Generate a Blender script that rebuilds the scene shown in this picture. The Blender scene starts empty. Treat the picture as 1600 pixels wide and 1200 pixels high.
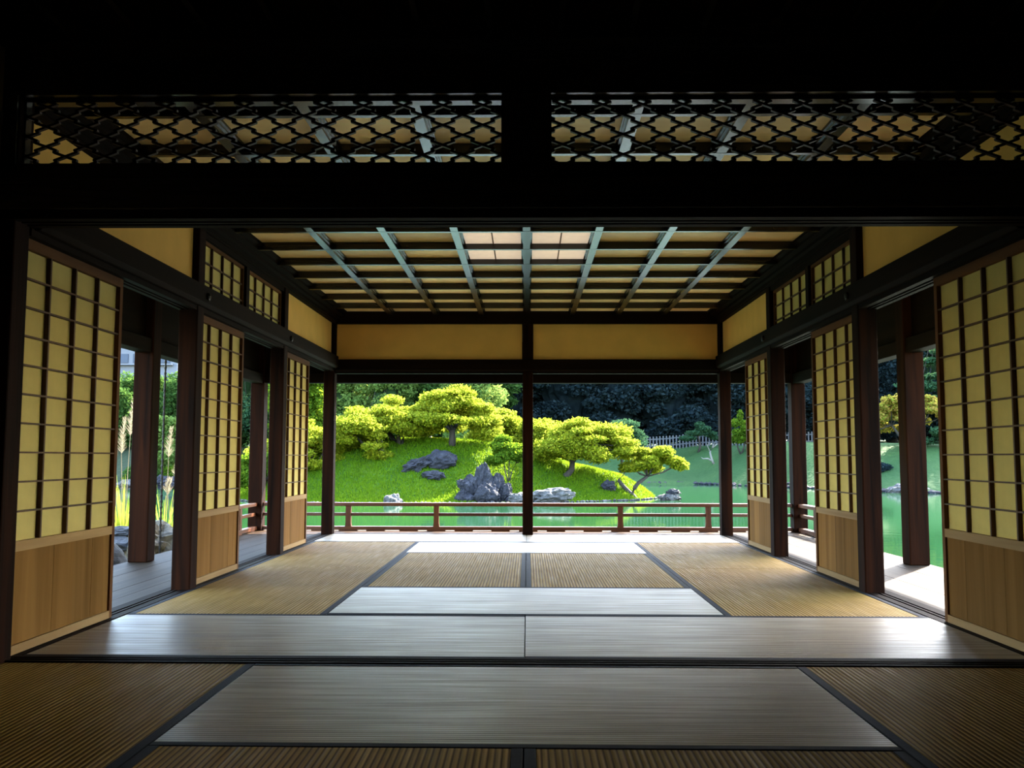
import bpy, math, random
import numpy as np
from mathutils import Matrix, Vector, noise

# ------------------------------------------------------------------ camera, sky, sun, exposure
sc = bpy.context.scene
cam_data = bpy.data.cameras.new('camera')
cam_data.sensor_width = 36.0
cam_data.lens = 32.443
cam_data.clip_end = 500
cam = bpy.data.objects.new('camera', cam_data)
sc.collection.objects.link(cam)
YAW, PITCH, ROLL = 0.01675, 0.07935, 0.00187
cam.matrix_world = (Matrix.Translation((0.01014, 0.0, 0.78809)) @ Matrix.Rotation(YAW, 4, 'Z')
                    @ Matrix.Rotation(math.pi / 2 + PITCH, 4, 'X') @ Matrix.Rotation(ROLL, 4, 'Z'))
sc.camera = cam

sc.view_settings.view_transform = 'Standard'
sc.view_settings.look = 'None'
sc.view_settings.gamma = 1.0
sc.view_settings.use_curve_mapping = False
sc.view_settings.exposure = 4.0

SUN_EL = math.radians(40)
SUN_AZ = math.atan2(0.594, 0.804)               # clockwise from +Y
world = bpy.data.worlds.new('world')
sc.world = world
world.use_nodes = True
wn = world.node_tree
wn.nodes.clear()
wo = wn.nodes.new('ShaderNodeOutputWorld')
wb = wn.nodes.new('ShaderNodeBackground')
ws = wn.nodes.new('ShaderNodeTexSky')
ws.sky_type = 'NISHITA'
ws.sun_disc = False
ws.sun_elevation = SUN_EL
ws.sun_rotation = SUN_AZ
ws.air_density = 1.2
ws.dust_density = 1.5
wb.inputs['Strength'].default_value = 0.20
wn.links.new(ws.outputs[0], wb.inputs[0])
wn.links.new(wb.outputs[0], wo.inputs[0])

sun_data = bpy.data.lights.new('sun', 'SUN')
sun_data.energy = 3.4
sun_data.angle = math.radians(0.6)
sun_data.color = (1.0, 0.93, 0.80)
sun = bpy.data.objects.new('sun', sun_data)
sc.collection.objects.link(sun)
sd = Vector((math.sin(SUN_AZ) * math.cos(SUN_EL), math.cos(SUN_AZ) * math.cos(SUN_EL), math.sin(SUN_EL)))
sun.rotation_euler = sd.to_track_quat('Z', 'Y').to_euler()
sun.location = (30, 40, 40)
try:
    sc.cycles.diffuse_bounces = 6
    sc.cycles.max_bounces = 10
    sc.cycles.caustics_reflective = True
    sc.cycles.caustics_refractive = False
    sc.cycles.sample_clamp_indirect = 6.0
except Exception:
    pass

COL = sc.collection
R = random.Random(7)

# ------------------------------------------------------------------ helpers
class MB:
    """collects simple shapes into one mesh"""
    def __init__(s):
        s.v, s.f = [], []
    def box(s, x0, y0, z0, x1, y1, z1):
        if x0 > x1: x0, x1 = x1, x0
        if y0 > y1: y0, y1 = y1, y0
        if z0 > z1: z0, z1 = z1, z0
        b = len(s.v)
        s.v += [(x0, y0, z0), (x1, y0, z0), (x1, y1, z0), (x0, y1, z0),
                (x0, y0, z1), (x1, y0, z1), (x1, y1, z1), (x0, y1, z1)]
        s.f += [[b + i for i in q] for q in ((3, 2, 1, 0), (4, 5, 6, 7), (0, 1, 5, 4), (1, 2, 6, 5), (2, 3, 7, 6), (3, 0, 4, 7))]
        return s
    def hexa(s, pts):
        b = len(s.v)
        s.v += [tuple(p) for p in pts]
        s.f += [[b + i for i in q] for q in ((3, 2, 1, 0), (4, 5, 6, 7), (0, 1, 5, 4), (1, 2, 6, 5), (2, 3, 7, 6), (3, 0, 4, 7))]
        return s
    def tube(s, pts, rad, n=7, cap=True):
        pts = [Vector(p) for p in pts]
        if not isinstance(rad, (list, tuple)): rad = [rad] * len(pts)
        b0 = len(s.v)
        for i, p in enumerate(pts):
            t = (pts[min(i + 1, len(pts) - 1)] - pts[max(i - 1, 0)]).normalized()
            a = t.orthogonal().normalized() if abs(t.z) < .9 else t.cross(Vector((0, 1, 0))).normalized()
            c = t.cross(a).normalized()
            for k in range(n):
                w = 2 * math.pi * k / n
                s.v.append(tuple(p + (a * math.cos(w) + c * math.sin(w)) * rad[i]))
        for i in range(len(pts) - 1):
            for k in range(n):
                k2 = (k + 1) % n
                s.f.append([b0 + i * n + k, b0 + i * n + k2, b0 + (i + 1) * n + k2, b0 + (i + 1) * n + k])
        if cap:
            s.f.append([b0 + k for k in range(n)][::-1])
            s.f.append([b0 + (len(pts) - 1) * n + k for k in range(n)])
        return s
    def prism(s, prof, a0, a1, axis='y'):
        """closed profile of (p, q) pairs swept along an axis from a0 to a1"""
        b, n = len(s.v), len(prof)
        for a in (a0, a1):
            for p, q in prof:
                s.v.append((p, a, q) if axis == 'y' else ((a, p, q) if axis == 'x' else (p, q, a)))
        for k in range(n):
            k2 = (k + 1) % n
            s.f.append([b + k, b + k2, b + n + k2, b + n + k])
        s.f.append([b + k for k in range(n)][::-1])
        s.f.append([b + n + k for k in range(n)])
        return s
    def mesh(s, name, mat, smooth=False):
        m = bpy.data.meshes.new(name)
        m.from_pydata(s.v, [], s.f)
        m.validate()
        import bmesh
        bm = bmesh.new(); bm.from_mesh(m)
        bmesh.ops.recalc_face_normals(bm, faces=bm.faces)
        bm.to_mesh(m); bm.free()
        if mat: m.materials.append(mat)
        if smooth:
            m.shade_smooth()
        return m

def link(name, mesh, parent=None, loc=(0, 0, 0)):
    o = bpy.data.objects.new(name, mesh)
    COL.objects.link(o)
    o.location = loc
    if parent: o.parent = parent
    return o

def obj(name, mb, mat, parent=None, bevel=0, smooth=False, loc=(0, 0, 0)):
    o = link(name, mb.mesh(name, mat, smooth), parent, loc)
    if bevel:
        b = o.modifiers.new('bevel', 'BEVEL')
        b.width = bevel; b.segments = 2; b.limit_method = 'ANGLE'
    return o

def tag(o, label=None, cat=None, group=None, kind=None):
    if label: o['label'] = label
    if cat: o['category'] = cat
    if group: o['group'] = group
    if kind: o['kind'] = kind
    return o

def thing(name, label, cat, loc=(0, 0, 0), group=None, kind=None, rz=0):
    o = bpy.data.objects.new(name, None)
    o.empty_display_size = .1
    COL.objects.link(o)
    o.location = loc
    o.rotation_euler = (0, 0, rz)
    return tag(o, label, cat, group, kind)

def copy_tree(o, parent=None):
    c = o.copy(); COL.objects.link(c)
    if parent: c.parent = parent
    for ch in list(o.children): copy_tree(ch, c)
    return c

# ------------------------------------------------------------------ materials
def new_mat(name):
    m = bpy.data.materials.new(name)
    m.use_nodes = True
    nt = m.node_tree
    return m, nt, nt.nodes['Principled BSDF'], nt.nodes['Material Output']

def N(nt, t, **kw):
    n = nt.nodes.new(t)
    for k, v in kw.items(): setattr(n, k, v)
    return n

def ramp(nt, fac, stops):
    r = N(nt, 'ShaderNodeValToRGB')
    e = r.color_ramp.elements
    e[0].position, e[0].color = stops[0][0], (*stops[0][1], 1)
    e[1].position, e[1].color = stops[-1][0], (*stops[-1][1], 1)
    for p, c in stops[1:-1]:
        x = e.new(p); x.color = (*c, 1)
    nt.links.new(fac, r.inputs[0])
    return r.outputs[0]

def wood(name, c1, c2, rough=.45, axis='z', scale=1.0, bump=.15, spec=.5):
    """grained wood; grain runs along the given local axis; each piece a little different"""
    m, nt, p, out = new_mat(name)
    tc = N(nt, 'ShaderNodeTexCoord')
    mp = N(nt, 'ShaderNodeMapping')
    s = {'x': (1.2, 22, 22), 'y': (22, 1.2, 22), 'z': (22, 22, 1.2)}[axis]
    mp.inputs['Scale'].default_value = tuple(k * scale for k in s)
    oi = N(nt, 'ShaderNodeObjectInfo')
    ad = N(nt, 'ShaderNodeVectorMath', operation='ADD')
    nt.links.new(tc.outputs['Object'], ad.inputs[0])
    cm = N(nt, 'ShaderNodeCombineXYZ')
    ml = N(nt, 'ShaderNodeMath', operation='MULTIPLY'); ml.inputs[1].default_value = 13.7
    nt.links.new(oi.outputs['Random'], ml.inputs[0])
    for i in range(3): nt.links.new(ml.outputs[0], cm.inputs[i])
    nt.links.new(cm.outputs[0], ad.inputs[1])
    nt.links.new(ad.outputs[0], mp.inputs[0])
    ns = N(nt, 'ShaderNodeTexNoise'); ns.inputs['Scale'].default_value = 1.0
    ns.inputs['Detail'].default_value = 5; ns.inputs['Distortion'].default_value = .6
    nt.links.new(mp.outputs[0], ns.inputs['Vector'])
    c = ramp(nt, ns.outputs[0], [(.3, c1), (.7, c2)])
    hs = N(nt, 'ShaderNodeHueSaturation')
    mr = N(nt, 'ShaderNodeMapRange'); mr.inputs['To Min'].default_value = .8; mr.inputs['To Max'].default_value = 1.2
    nt.links.new(oi.outputs['Random'], mr.inputs[0]); nt.links.new(mr.outputs[0], hs.inputs['Value'])
    nt.links.new(c, hs.inputs['Color'])
    nt.links.new(hs.outputs[0], p.inputs['Base Color'])
    p.inputs['Roughness'].default_value = rough
    p.inputs['Specular IOR Level'].default_value = spec
    if bump:
        b = N(nt, 'ShaderNodeBump'); b.inputs['Strength'].default_value = bump; b.inputs['Distance'].default_value = .004
        nt.links.new(ns.outputs[0], b.inputs['Height']); nt.links.new(b.outputs[0], p.inputs['Normal'])
    return m

def plain(name, c, rough=.6, noise_amt=.1, nscale=6, spec=.4, metallic=0, bump=0):
    m, nt, p, out = new_mat(name)
    tc = N(nt, 'ShaderNodeTexCoord')
    ns = N(nt, 'ShaderNodeTexNoise'); ns.inputs['Scale'].default_value = nscale; ns.inputs['Detail'].default_value = 4
    nt.links.new(tc.outputs['Object'], ns.inputs['Vector'])
    c1 = tuple(k * (1 - noise_amt) for k in c); c2 = tuple(min(1, k * (1 + noise_amt)) for k in c)
    nt.links.new(ramp(nt, ns.outputs[0], [(.3, c1), (.7, c2)]), p.inputs['Base Color'])
    p.inputs['Roughness'].default_value = rough
    p.inputs['Specular IOR Level'].default_value = spec
    p.inputs['Metallic'].default_value = metallic
    if bump:
        b = N(nt, 'ShaderNodeBump'); b.inputs['Strength'].default_value = bump; b.inputs['Distance'].default_value = .02
        nt.links.new(ns.outputs[0], b.inputs['Height']); nt.links.new(b.outputs[0], p.inputs['Normal'])
    return m

def tatami(name, along, base=(.50, .37, .17), rough=.5, aniso=.0, spec=.5):
    """woven rush: ribs run along the mat, straws run across it"""
    m, nt, p, out = new_mat(name)
    tc = N(nt, 'ShaderNodeTexCoord')
    sep = N(nt, 'ShaderNodeSeparateXYZ'); nt.links.new(tc.outputs['Object'], sep.inputs[0])
    t = sep.outputs['Y' if along == 'x' else 'X']
    mu = N(nt, 'ShaderNodeMath', operation='MULTIPLY'); mu.inputs[1].default_value = 2 * math.pi / .0185
    nt.links.new(t, mu.inputs[0])
    sn = N(nt, 'ShaderNodeMath', operation='SINE'); nt.links.new(mu.outputs[0], sn.inputs[0])
    mp = N(nt, 'ShaderNodeMapping')
    mp.inputs['Scale'].default_value = (1.8, 34, 1) if along == 'x' else (70, 2.5, 1)
    nt.links.new(tc.outputs['Object'], mp.inputs[0])
    ns = N(nt, 'ShaderNodeTexNoise'); ns.inputs['Scale'].default_value = 1; ns.inputs['Detail'].default_value = 6
    nt.links.new(mp.outputs[0], ns.inputs['Vector'])
    ns2 = N(nt, 'ShaderNodeTexNoise'); ns2.inputs['Scale'].default_value = 3; ns2.inputs['Detail'].default_value = 3
    nt.links.new(tc.outputs['Object'], ns2.inputs['Vector'])
    c1 = tuple(k * (.62 if along == 'x' else .78) for k in base)
    ca = ramp(nt, ns.outputs[0], [(.32, c1), (.66, base)])
    cb = ramp(nt, ns2.outputs[0], [(.3, (.78, .78, .76)), (.7, (1, 1, 1))])
    mx = N(nt, 'ShaderNodeMix', data_type='RGBA', blend_type='MULTIPLY'); mx.inputs[0].default_value = 1
    nt.links.new(ca, mx.inputs[6]); nt.links.new(cb, mx.inputs[7])
    # the seams between ribs are darker
    rb = ramp(nt, sn.outputs[0], [(0.0, (.35, .33, .30)), (.45, (1, 1, 1))])
    mr = N(nt, 'ShaderNodeMapRange'); mr.inputs['From Min'].default_value = -1
    nt.links.new(sn.outputs[0], mr.inputs[0])
    rb.node.color_ramp.interpolation = 'EASE'
    nt.links.new(mr.outputs[0], rb.node.inputs[0])
    mx2 = N(nt, 'ShaderNodeMix', data_type='RGBA', blend_type='MULTIPLY'); mx2.inputs[0].default_value = 1
    nt.links.new(mx.outputs[2], mx2.inputs[6]); nt.links.new(rb, mx2.inputs[7])
    nt.links.new(mx2.outputs[2], p.inputs['Base Color'])
    rr = N(nt, 'ShaderNodeMapRange'); rr.inputs['From Min'].default_value = .3; rr.inputs['From Max'].default_value = .7
    rr.inputs['To Min'].default_value = rough + .22; rr.inputs['To Max'].default_value = rough - .06
    nt.links.new(ns.outputs[0], rr.inputs[0]); nt.links.new(rr.outputs[0], p.inputs['Roughness'])
    p.inputs['Specular IOR Level'].default_value = spec
    hh = N(nt, 'ShaderNodeMath', operation='MULTIPLY_ADD'); hh.inputs[1].default_value = .25
    nt.links.new(ns.outputs[0], hh.inputs[0]); nt.links.new(sn.outputs[0], hh.inputs[2])
    b = N(nt, 'ShaderNodeBump'); b.inputs['Strength'].default_value = .22 if along == 'x' else .5; b.inputs['Distance'].default_value = .003
    nt.links.new(hh.outputs[0], b.inputs['Height']); nt.links.new(b.outputs[0], p.inputs['Normal'])
    return m

def paper(name, col, trans):
    m, nt, p, out = new_mat(name)
    nt.nodes.remove(p)
    d = N(nt, 'ShaderNodeBsdfDiffuse'); t = N(nt, 'ShaderNodeBsdfTranslucent'); x = N(nt, 'ShaderNodeMixShader')
    tc = N(nt, 'ShaderNodeTexCoord')
    ns = N(nt, 'ShaderNodeTexNoise'); ns.inputs['Scale'].default_value = 14; ns.inputs['Detail'].default_value = 6
    nt.links.new(tc.outputs['Object'], ns.inputs['Vector'])
    c = ramp(nt, ns.outputs[0], [(.3, tuple(k * .93 for k in col)), (.7, col)])
    nt.links.new(c, d.inputs[0]); nt.links.new(c, t.inputs[0])
    x.inputs[0].default_value = trans
    nt.links.new(d.outputs[0], x.inputs[1]); nt.links.new(t.outputs[0], x.inputs[2])
    nt.links.new(x.outputs[0], out.inputs[0])
    return m

def leaf(name, c1, c2, t1, trans=.5, spec=.0):
    """leaves that let light through; each leaf its own tint"""
    c1, c2, t1 = (tuple(k * .345 for k in c) for c in (c1, c2, t1))
    m, nt, p, out = new_mat(name)
    nt.nodes.remove(p)
    g = N(nt, 'ShaderNodeNewGeometry')
    c = ramp(nt, g.outputs['Random Per Island'], [(0, c1), (1, c2)])
    hs = N(nt, 'ShaderNodeMix', data_type='RGBA', blend_type='MIX'); hs.inputs[0].default_value = .75
    nt.links.new(c, hs.inputs[6]); hs.inputs[7].default_value = (*t1, 1)
    d = N(nt, 'ShaderNodeBsdfDiffuse'); t = N(nt, 'ShaderNodeBsdfTranslucent'); x = N(nt, 'ShaderNodeMixShader')
    nt.links.new(c, d.inputs[0]); nt.links.new(hs.outputs[2], t.inputs[0])
    x.inputs[0].default_value = trans
    nt.links.new(d.outputs[0], x.inputs[1]); nt.links.new(t.outputs[0], x.inputs[2])
    nt.links.new(x.outputs[0], out.inputs[0])
    return m

def rockmat(name, c1, c2, c3, scale=1.0):
    m, nt, p, out = new_mat(name)
    tc = N(nt, 'ShaderNodeTexCoord')
    ns = N(nt, 'ShaderNodeTexNoise'); ns.inputs['Scale'].default_value = 3.5 * scale; ns.inputs['Detail'].default_value = 9
    ns.inputs['Roughness'].default_value = .68; ns.inputs['Distortion'].default_value = .8
    nt.links.new(tc.outputs['Object'], ns.inputs['Vector'])
    nt.links.new(ramp(nt, ns.outputs[0], [(.3, c1), (.52, c2), (.74, c3)]), p.inputs['Base Color'])
    p.inputs['Roughness'].default_value = .75; p.inputs['Specular IOR Level'].default_value = .25
    b = N(nt, 'ShaderNodeBump'); b.inputs['Strength'].default_value = .9; b.inputs['Distance'].default_value = .08 / scale
    nt.links.new(ns.outputs[0], b.inputs['Height']); nt.links.new(b.outputs[0], p.inputs['Normal'])
    return m

def grassmat(name, stops, scale=1.0, litter=False):
    m, nt, p, out = new_mat(name)
    tc = N(nt, 'ShaderNodeTexCoord')
    a = N(nt, 'ShaderNodeTexNoise'); a.inputs['Scale'].default_value = .55 * scale; a.inputs['Detail'].default_value = 6
    a.inputs['Roughness'].default_value = .7
    nt.links.new(tc.outputs['Object'], a.inputs['Vector'])
    gcol = ramp(nt, a.outputs[0], stops)
    if litter:      # bare leaf litter instead of lawn on the left bank (x < -17 m)
        sx = N(nt, 'ShaderNodeSeparateXYZ'); nt.links.new(tc.outputs['Object'], sx.inputs[0])
        mr = N(nt, 'ShaderNodeMapRange'); mr.inputs['From Min'].default_value = -19; mr.inputs['From Max'].default_value = -14
        nt.links.new(sx.outputs[0], mr.inputs[0])
        lm = N(nt, 'ShaderNodeMix', data_type='RGBA'); nt.links.new(mr.outputs[0], lm.inputs[0])
        lm.inputs[6].default_value = (.025, .035, .018, 1); nt.links.new(gcol, lm.inputs[7]); gcol = lm.outputs[2]
    nt.links.new(gcol, p.inputs['Base Color'])
    p.inputs['Roughness'].default_value = .9; p.inputs['Specular IOR Level'].default_value = .1
    f = N(nt, 'ShaderNodeTexNoise'); f.inputs['Scale'].default_value = 9 * scale; f.inputs['Detail'].default_value = 6
    nt.links.new(tc.outputs['Object'], f.inputs['Vector'])
    b = N(nt, 'ShaderNodeBump'); b.inputs['Strength'].default_value = .8; b.inputs['Distance'].default_value = .12
    nt.links.new(f.outputs[0], b.inputs['Height']); nt.links.new(b.outputs[0], p.inputs['Normal'])
    return m

M = {}
for ax in 'xyz':
    M['dark_' + ax] = wood('dark aged wood ' + ax, (.004, .0018, .0009), (.010, .0042, .0018), .75, ax, spec=.04)
    M['post_' + ax] = wood('reddish post wood ' + ax, (.003, .001, .0004), (.019, .0048, .0014), .7, ax, bump=.4, spec=.04)
    M['black_' + ax] = wood('black lacquered wood ' + ax, (.010, .008, .007), (.018, .0145, .013), .24, ax, bump=.04, spec=.45)
    M['frame_' + ax] = wood('shoji frame wood ' + ax, (.085, .034, .011), (.14, .062, .023), .6, ax, bump=.08, spec=.06)
    M['light_' + ax] = wood('pale bare wood ' + ax, (.27, .16, .068), (.36, .235, .11), .6, ax, bump=.05, spec=.08)
    M['deck_' + ax] = wood('weathered deck wood ' + ax, (.027, .0185, .0125), (.047, .033, .022), .6, ax, bump=.12, spec=.03)
    M['rail_' + ax] = wood('red brown railing wood ' + ax, (.04, .011, .0035), (.10, .029, .009), .42, ax, bump=.1, spec=.2)
M['deck_front'] = wood('sunlit tint deck wood', (.062, .034, .018), (.10, .058, .032), .6, 'x', bump=.12, spec=.05)  # brighter copy of the deck wood, sunlit orange put into the colour
M['bar'] = wood('lattice bar wood', (.05, .020, .007), (.10, .045, .017), .5, 'z', bump=0, spec=.2)
M['ranma'] = wood('transom lattice wood', (.018, .007, .004), (.040, .016, .009), .55, 'x', bump=0, spec=.2)
M['board'] = wood('ceiling board wood', (.88, .62, .27), (.96, .74, .36), .55, 'x', scale=.6, bump=.03)
M['panel'] = wood('shoji base board', (.15, .072, .019), (.23, .120, .036), .7, 'z', scale=.5, bump=.05, spec=.03)
M['plaster'] = plain('ochre plaster', (.74, .44, .12), .9, .06, 5, .1)
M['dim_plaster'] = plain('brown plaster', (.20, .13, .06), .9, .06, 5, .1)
M['shoji'] = paper('shoji paper', (.66, .545, .205), .115)
M['glow_paper'] = paper('white ceiling lamp paper', (.93, .85, .74), .2)
_nt = M['glow_paper'].node_tree
_em = N(_nt, 'ShaderNodeEmission'); _em.inputs[0].default_value = (1, .82, .66, 1); _em.inputs[1].default_value = .022  # faint glow added to keep these white panels brighter than the boards
_ad = N(_nt, 'ShaderNodeAddShader'); _mx = [n for n in _nt.nodes if n.type == 'MIX_SHADER'][0]; _ou = [n for n in _nt.nodes if n.type == 'OUTPUT_MATERIAL'][0]
_nt.links.new(_mx.outputs[0], _ad.inputs[0]); _nt.links.new(_em.outputs[0], _ad.inputs[1]); _nt.links.new(_ad.outputs[0], _ou.inputs[0])
M['mat_x'] = tatami('tatami ribs across', 'x', (.42, .335, .225), .34, spec=.75)
M['mat_y'] = tatami('tatami ribs lengthwise', 'y', (.39, .23, .055), .65, spec=.08)
M['cloth'] = plain('navy mat border cloth', (.008, .0085, .014), .8, .2, 60, .15)
M['iron'] = plain('dark iron', (.010, .007, .005), .6, .3, 40, .2)
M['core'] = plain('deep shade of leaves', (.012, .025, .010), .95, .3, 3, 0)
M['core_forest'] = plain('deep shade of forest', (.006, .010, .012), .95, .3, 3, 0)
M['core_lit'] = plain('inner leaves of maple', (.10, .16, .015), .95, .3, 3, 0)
M['bark'] = wood('dark bark', (.008, .006, .004), (.026, .019, .013), .9, 'z', scale=.6, bump=.8)
M['grey_bark'] = wood('grey bark', (.09, .08, .065), (.22, .20, .17), .9, 'z', scale=.6, bump=.8)
M['maple'] = leaf('yellow green maple leaves', (.22, .34, .015), (.60, .58, .03), (.70, .84, .09), .55)
M['maple_dk'] = leaf('green maple leaves', (.08, .19, .02), (.20, .36, .03), (.40, .58, .03), .5)
M['maple_or'] = leaf('yellow orange maple leaves', (.36, .50, .05), (.80, .46, .12), (.90, .76, .12), .5)
M['bush_y'] = leaf('bright yellow bush leaves', (.45, .52, .02), (.70, .68, .03), (.88, .85, .03), .55)
M['green'] = leaf('mid green leaves', (.05, .14, .035), (.16, .30, .07), (.24, .44, .08), .4)
M['conifer'] = leaf('light green conifer', (.16, .32, .07), (.36, .52, .13), (.48, .68, .14), .45)
M['pine'] = leaf('blue green pine needles', (.035, .11, .055), (.10, .22, .10), (.14, .30, .12), .3)
M['forest'] = leaf('shaded forest leaves', (.018, .036, .045), (.048, .078, .085), (.04, .09, .07), .25)  # shade and blue grey distance haze are put into the leaf colour
M['reed'] = leaf('reed grass blades', (.25, .42, .03), (.55, .68, .08), (.75, .85, .10), .5)
M['plume'] = leaf('pampas plume', (.42, .34, .20), (.62, .52, .34), (.7, .58, .38), .4)
M['turf'] = leaf('turf blades', (.09, .24, .012), (.25, .46, .02), (.50, .74, .04), .45)
M['rock'] = rockmat('blue grey rock', (.003, .0031, .0045), (.011, .0115, .017), (.036, .036, .045))
M['rock_light'] = rockmat('pale rock', (.012, .012, .013), (.05, .048, .046), (.13, .126, .12))
M['rock_sand'] = rockmat('sandy pitted rock', (.02, .016, .011), (.14, .11, .072), (.26, .21, .14), 2.5)
M['rock_black'] = rockmat('black stone', (.010, .010, .011), (.03, .03, .032), (.07, .07, .075), 3)
M['island_grass'] = grassmat('island grass', [(.25, (.011, .038, .003)), (.5, (.028, .066, .0045)), (.75, (.070, .105, .006))])
M['far_grass'] = grassmat('far lawn', [(.25, (.014, .040, .012)), (.5, (.022, .052, .015)), (.75, (.033, .068, .018))], .5, True)
M['soil'] = grassmat('bank soil', [(.25, (.04, .035, .02)), (.6, (.14, .11, .07)), (.8, (.10, .14, .04))], 2)
M['fence'] = plain('weathered grey fence', (.05, .052, .055), .8, .2, 20)
M['white_wall'] = plain('pale concrete', (.082, .088, .105), .7, .04, .4)
M['glass'] = plain('blue glass', (.010, .022, .045), .3, .2, .5, .2)
M['roof'] = wood('soffit boards', (.030, .018, .012), (.065, .040, .024), .6, 'x')

# pond water
m, nt, p, out = new_mat('green pond water')
tc = N(nt, 'ShaderNodeTexCoord'); mp = N(nt, 'ShaderNodeMapping'); mp.inputs['Scale'].default_value = (.8, 2.2, 1)
nt.links.new(tc.outputs['Object'], mp.inputs[0])
ns = N(nt, 'ShaderNodeTexNoise'); ns.inputs['Scale'].default_value = 1.6; ns.inputs['Detail'].default_value = 3
nt.links.new(mp.outputs[0], ns.inputs['Vector'])
b = N(nt, 'ShaderNodeBump'); b.inputs['Strength'].default_value = .02; b.inputs['Distance'].default_value = .1
nt.links.new(ns.outputs[0], b.inputs['Height']); nt.links.new(b.outputs[0], p.inputs['Normal'])
p.inputs['Base Color'].default_value = (.0105, .043, .0145, 1)
p.inputs['Roughness'].default_value = .06
p.inputs['IOR'].default_value = 1.33
p.inputs['Specular IOR Level'].default_value = .35
M['water'] = m

# ------------------------------------------------------------------ main dimensions (metres)
W = 1.99            # inner faces of the side columns
CY = (3.58, 5.572, 7.572, 9.568)
CZ = 2.25           # underside of the ceiling ribs
OUT = 2.95          # veranda posts
FRONT = 10.12       # front railing line
WATER = -0.90

# ------------------------------------------------------------------ sub floor
floor = obj('floor', MB().box(-2.25, -1.2, -.20, 2.25, 9.66, -.062), M['dark_y'])
tag(floor, 'timber sub floor under the woven mats', 'floor', kind='structure')

# thresholds between the mats and the veranda, with two sliding grooves
for s, side in ((-1, 'left'), (1, 'right')):
    r = thing('threshold', f'grooved wooden threshold along the {side} row of shoji doors', 'threshold', kind='structure')
    x0 = 2.005
    mb = MB()
    for a, b_, z in ((0, .045, .002), (.045, .062, -.008), (.062, .075, .002), (.075, .092, -.008), (.092, .15, .002)):
        mb.box(s * (x0 + a), 3.52, -.062, s * (x0 + b_), 9.62, z)
    obj('grooved_sill', mb, M['dark_y'], r)
r = thing('threshold', 'dark grooved threshold on the floor between the two rooms', 'threshold', kind='structure')
mb = MB()
for a, b_, z in ((3.592, 3.615, .004), (3.615, 3.632, -.006), (3.632, 3.648, .004), (3.648, 3.664, -.006), (3.664, 3.698, .004)):
    mb.box(-2.06, a, -.06, 2.06, b_, z)
obj('grooved_sill', mb, M['dark_x'], r)
r = thing('threshold', 'flat wooden sill under the front columns', 'threshold', kind='structure')
obj('sill_beam', MB().box(-2.12, 9.60, -.06, 2.12, 9.68, -.004), M['deck_x'], r)

# ------------------------------------------------------------------ veranda decks
vf = thing('veranda_floor', 'weathered plank veranda floor around the mat room', 'floor', kind='structure')
def plank_run(x0, x1, y0, y1, n, along):
    for i in range(n):
        g = .0015
        dz = R.uniform(-.001, .001) - .012
        if along == 'y':
            a, b_ = x0 + (x1 - x0) * i / n + g, x0 + (x1 - x0) * (i + 1) / n - g
            mb = MB().box(a, y0, -.055, b_, y1, dz)
            obj('plank', mb, M['deck_y'], vf)
        else:
            a, b_ = y0 + (y1 - y0) * i / n + g, y0 + (y1 - y0) * (i + 1) / n - g
            obj('plank', MB().box(x0, a, -.055, x1, b_, dz), M['deck_front'], vf)
plank_run(2.16, 3.05, 2.6, 9.66, 6, 'y')
plank_run(-3.05, -2.16, 2.6, 9.66, 6, 'y')
plank_run(-3.05, 3.05, 9.68, 10.24, 4, 'x')
obj('edge_beam', MB().box(-3.05, 2.6, -.22, -2.97, 10.24, -.057).box(2.97, 2.6, -.22, 3.05, 10.24, -.057).box(-2.97, 10.16, -.22, 2.97, 10.24, -.057), M['dark_y'], vf)
obj('joist', MB().box(-2.97, 2.6, -.16, -2.2, 10.16, -.06).box(2.2, 2.6, -.16, 2.97, 10.16, -.06).box(-2.2, 9.7, -.16, 2.2, 10.16, -.06), M['dark_y'], vf)
for i, (x, y) in enumerate([(sx * 2.95, y) for sx in (-1, 1) for y in (4.1, 7.1, 10.1)] + [(0, 10.1)]):
    obj('foot_post', MB().box(x - .06, y - .06, -1.4, x + .06, y + .06, -.2), M['dark_z'], vf)

# ------------------------------------------------------------------ columns
def column(x, y, z0, z1, w, label, mat='post_z', name='wooden_column'):
    o = obj(name, MB().box(-w / 2, -w / 2, z0, w / 2, w / 2, z1), M[mat], bevel=.008, loc=(x, y, 0))
    return tag(o, label, 'column', kind='structure')
cw = .115
names = ('beside the dark foreground room', 'first beyond the big lintel', 'second beyond the big lintel', 'at the front corner of the mat room')
for s, side in ((-1, 'left'), (1, 'right')):
    for k in range(4):
        column(s * (W + cw / 2 + (.0 if k else .01)), CY[k], -.06, 2.36, cw, f'square dark column of the {side} wall, {names[k]}')
column(.014, 9.568, -.004, 2.36, .108, 'square reddish column in the middle of the front opening')
for s, side in ((-1, 'left'), (1, 'right')):
    column(s * OUT, 7.11, -.012, 2.08, .15, f'stout veranda post on the {side} deck between two shoji doors')
    column(s * OUT, FRONT, -.012, 2.08, .15, f'orange brown veranda post at the {side} front corner by the railing')

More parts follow.
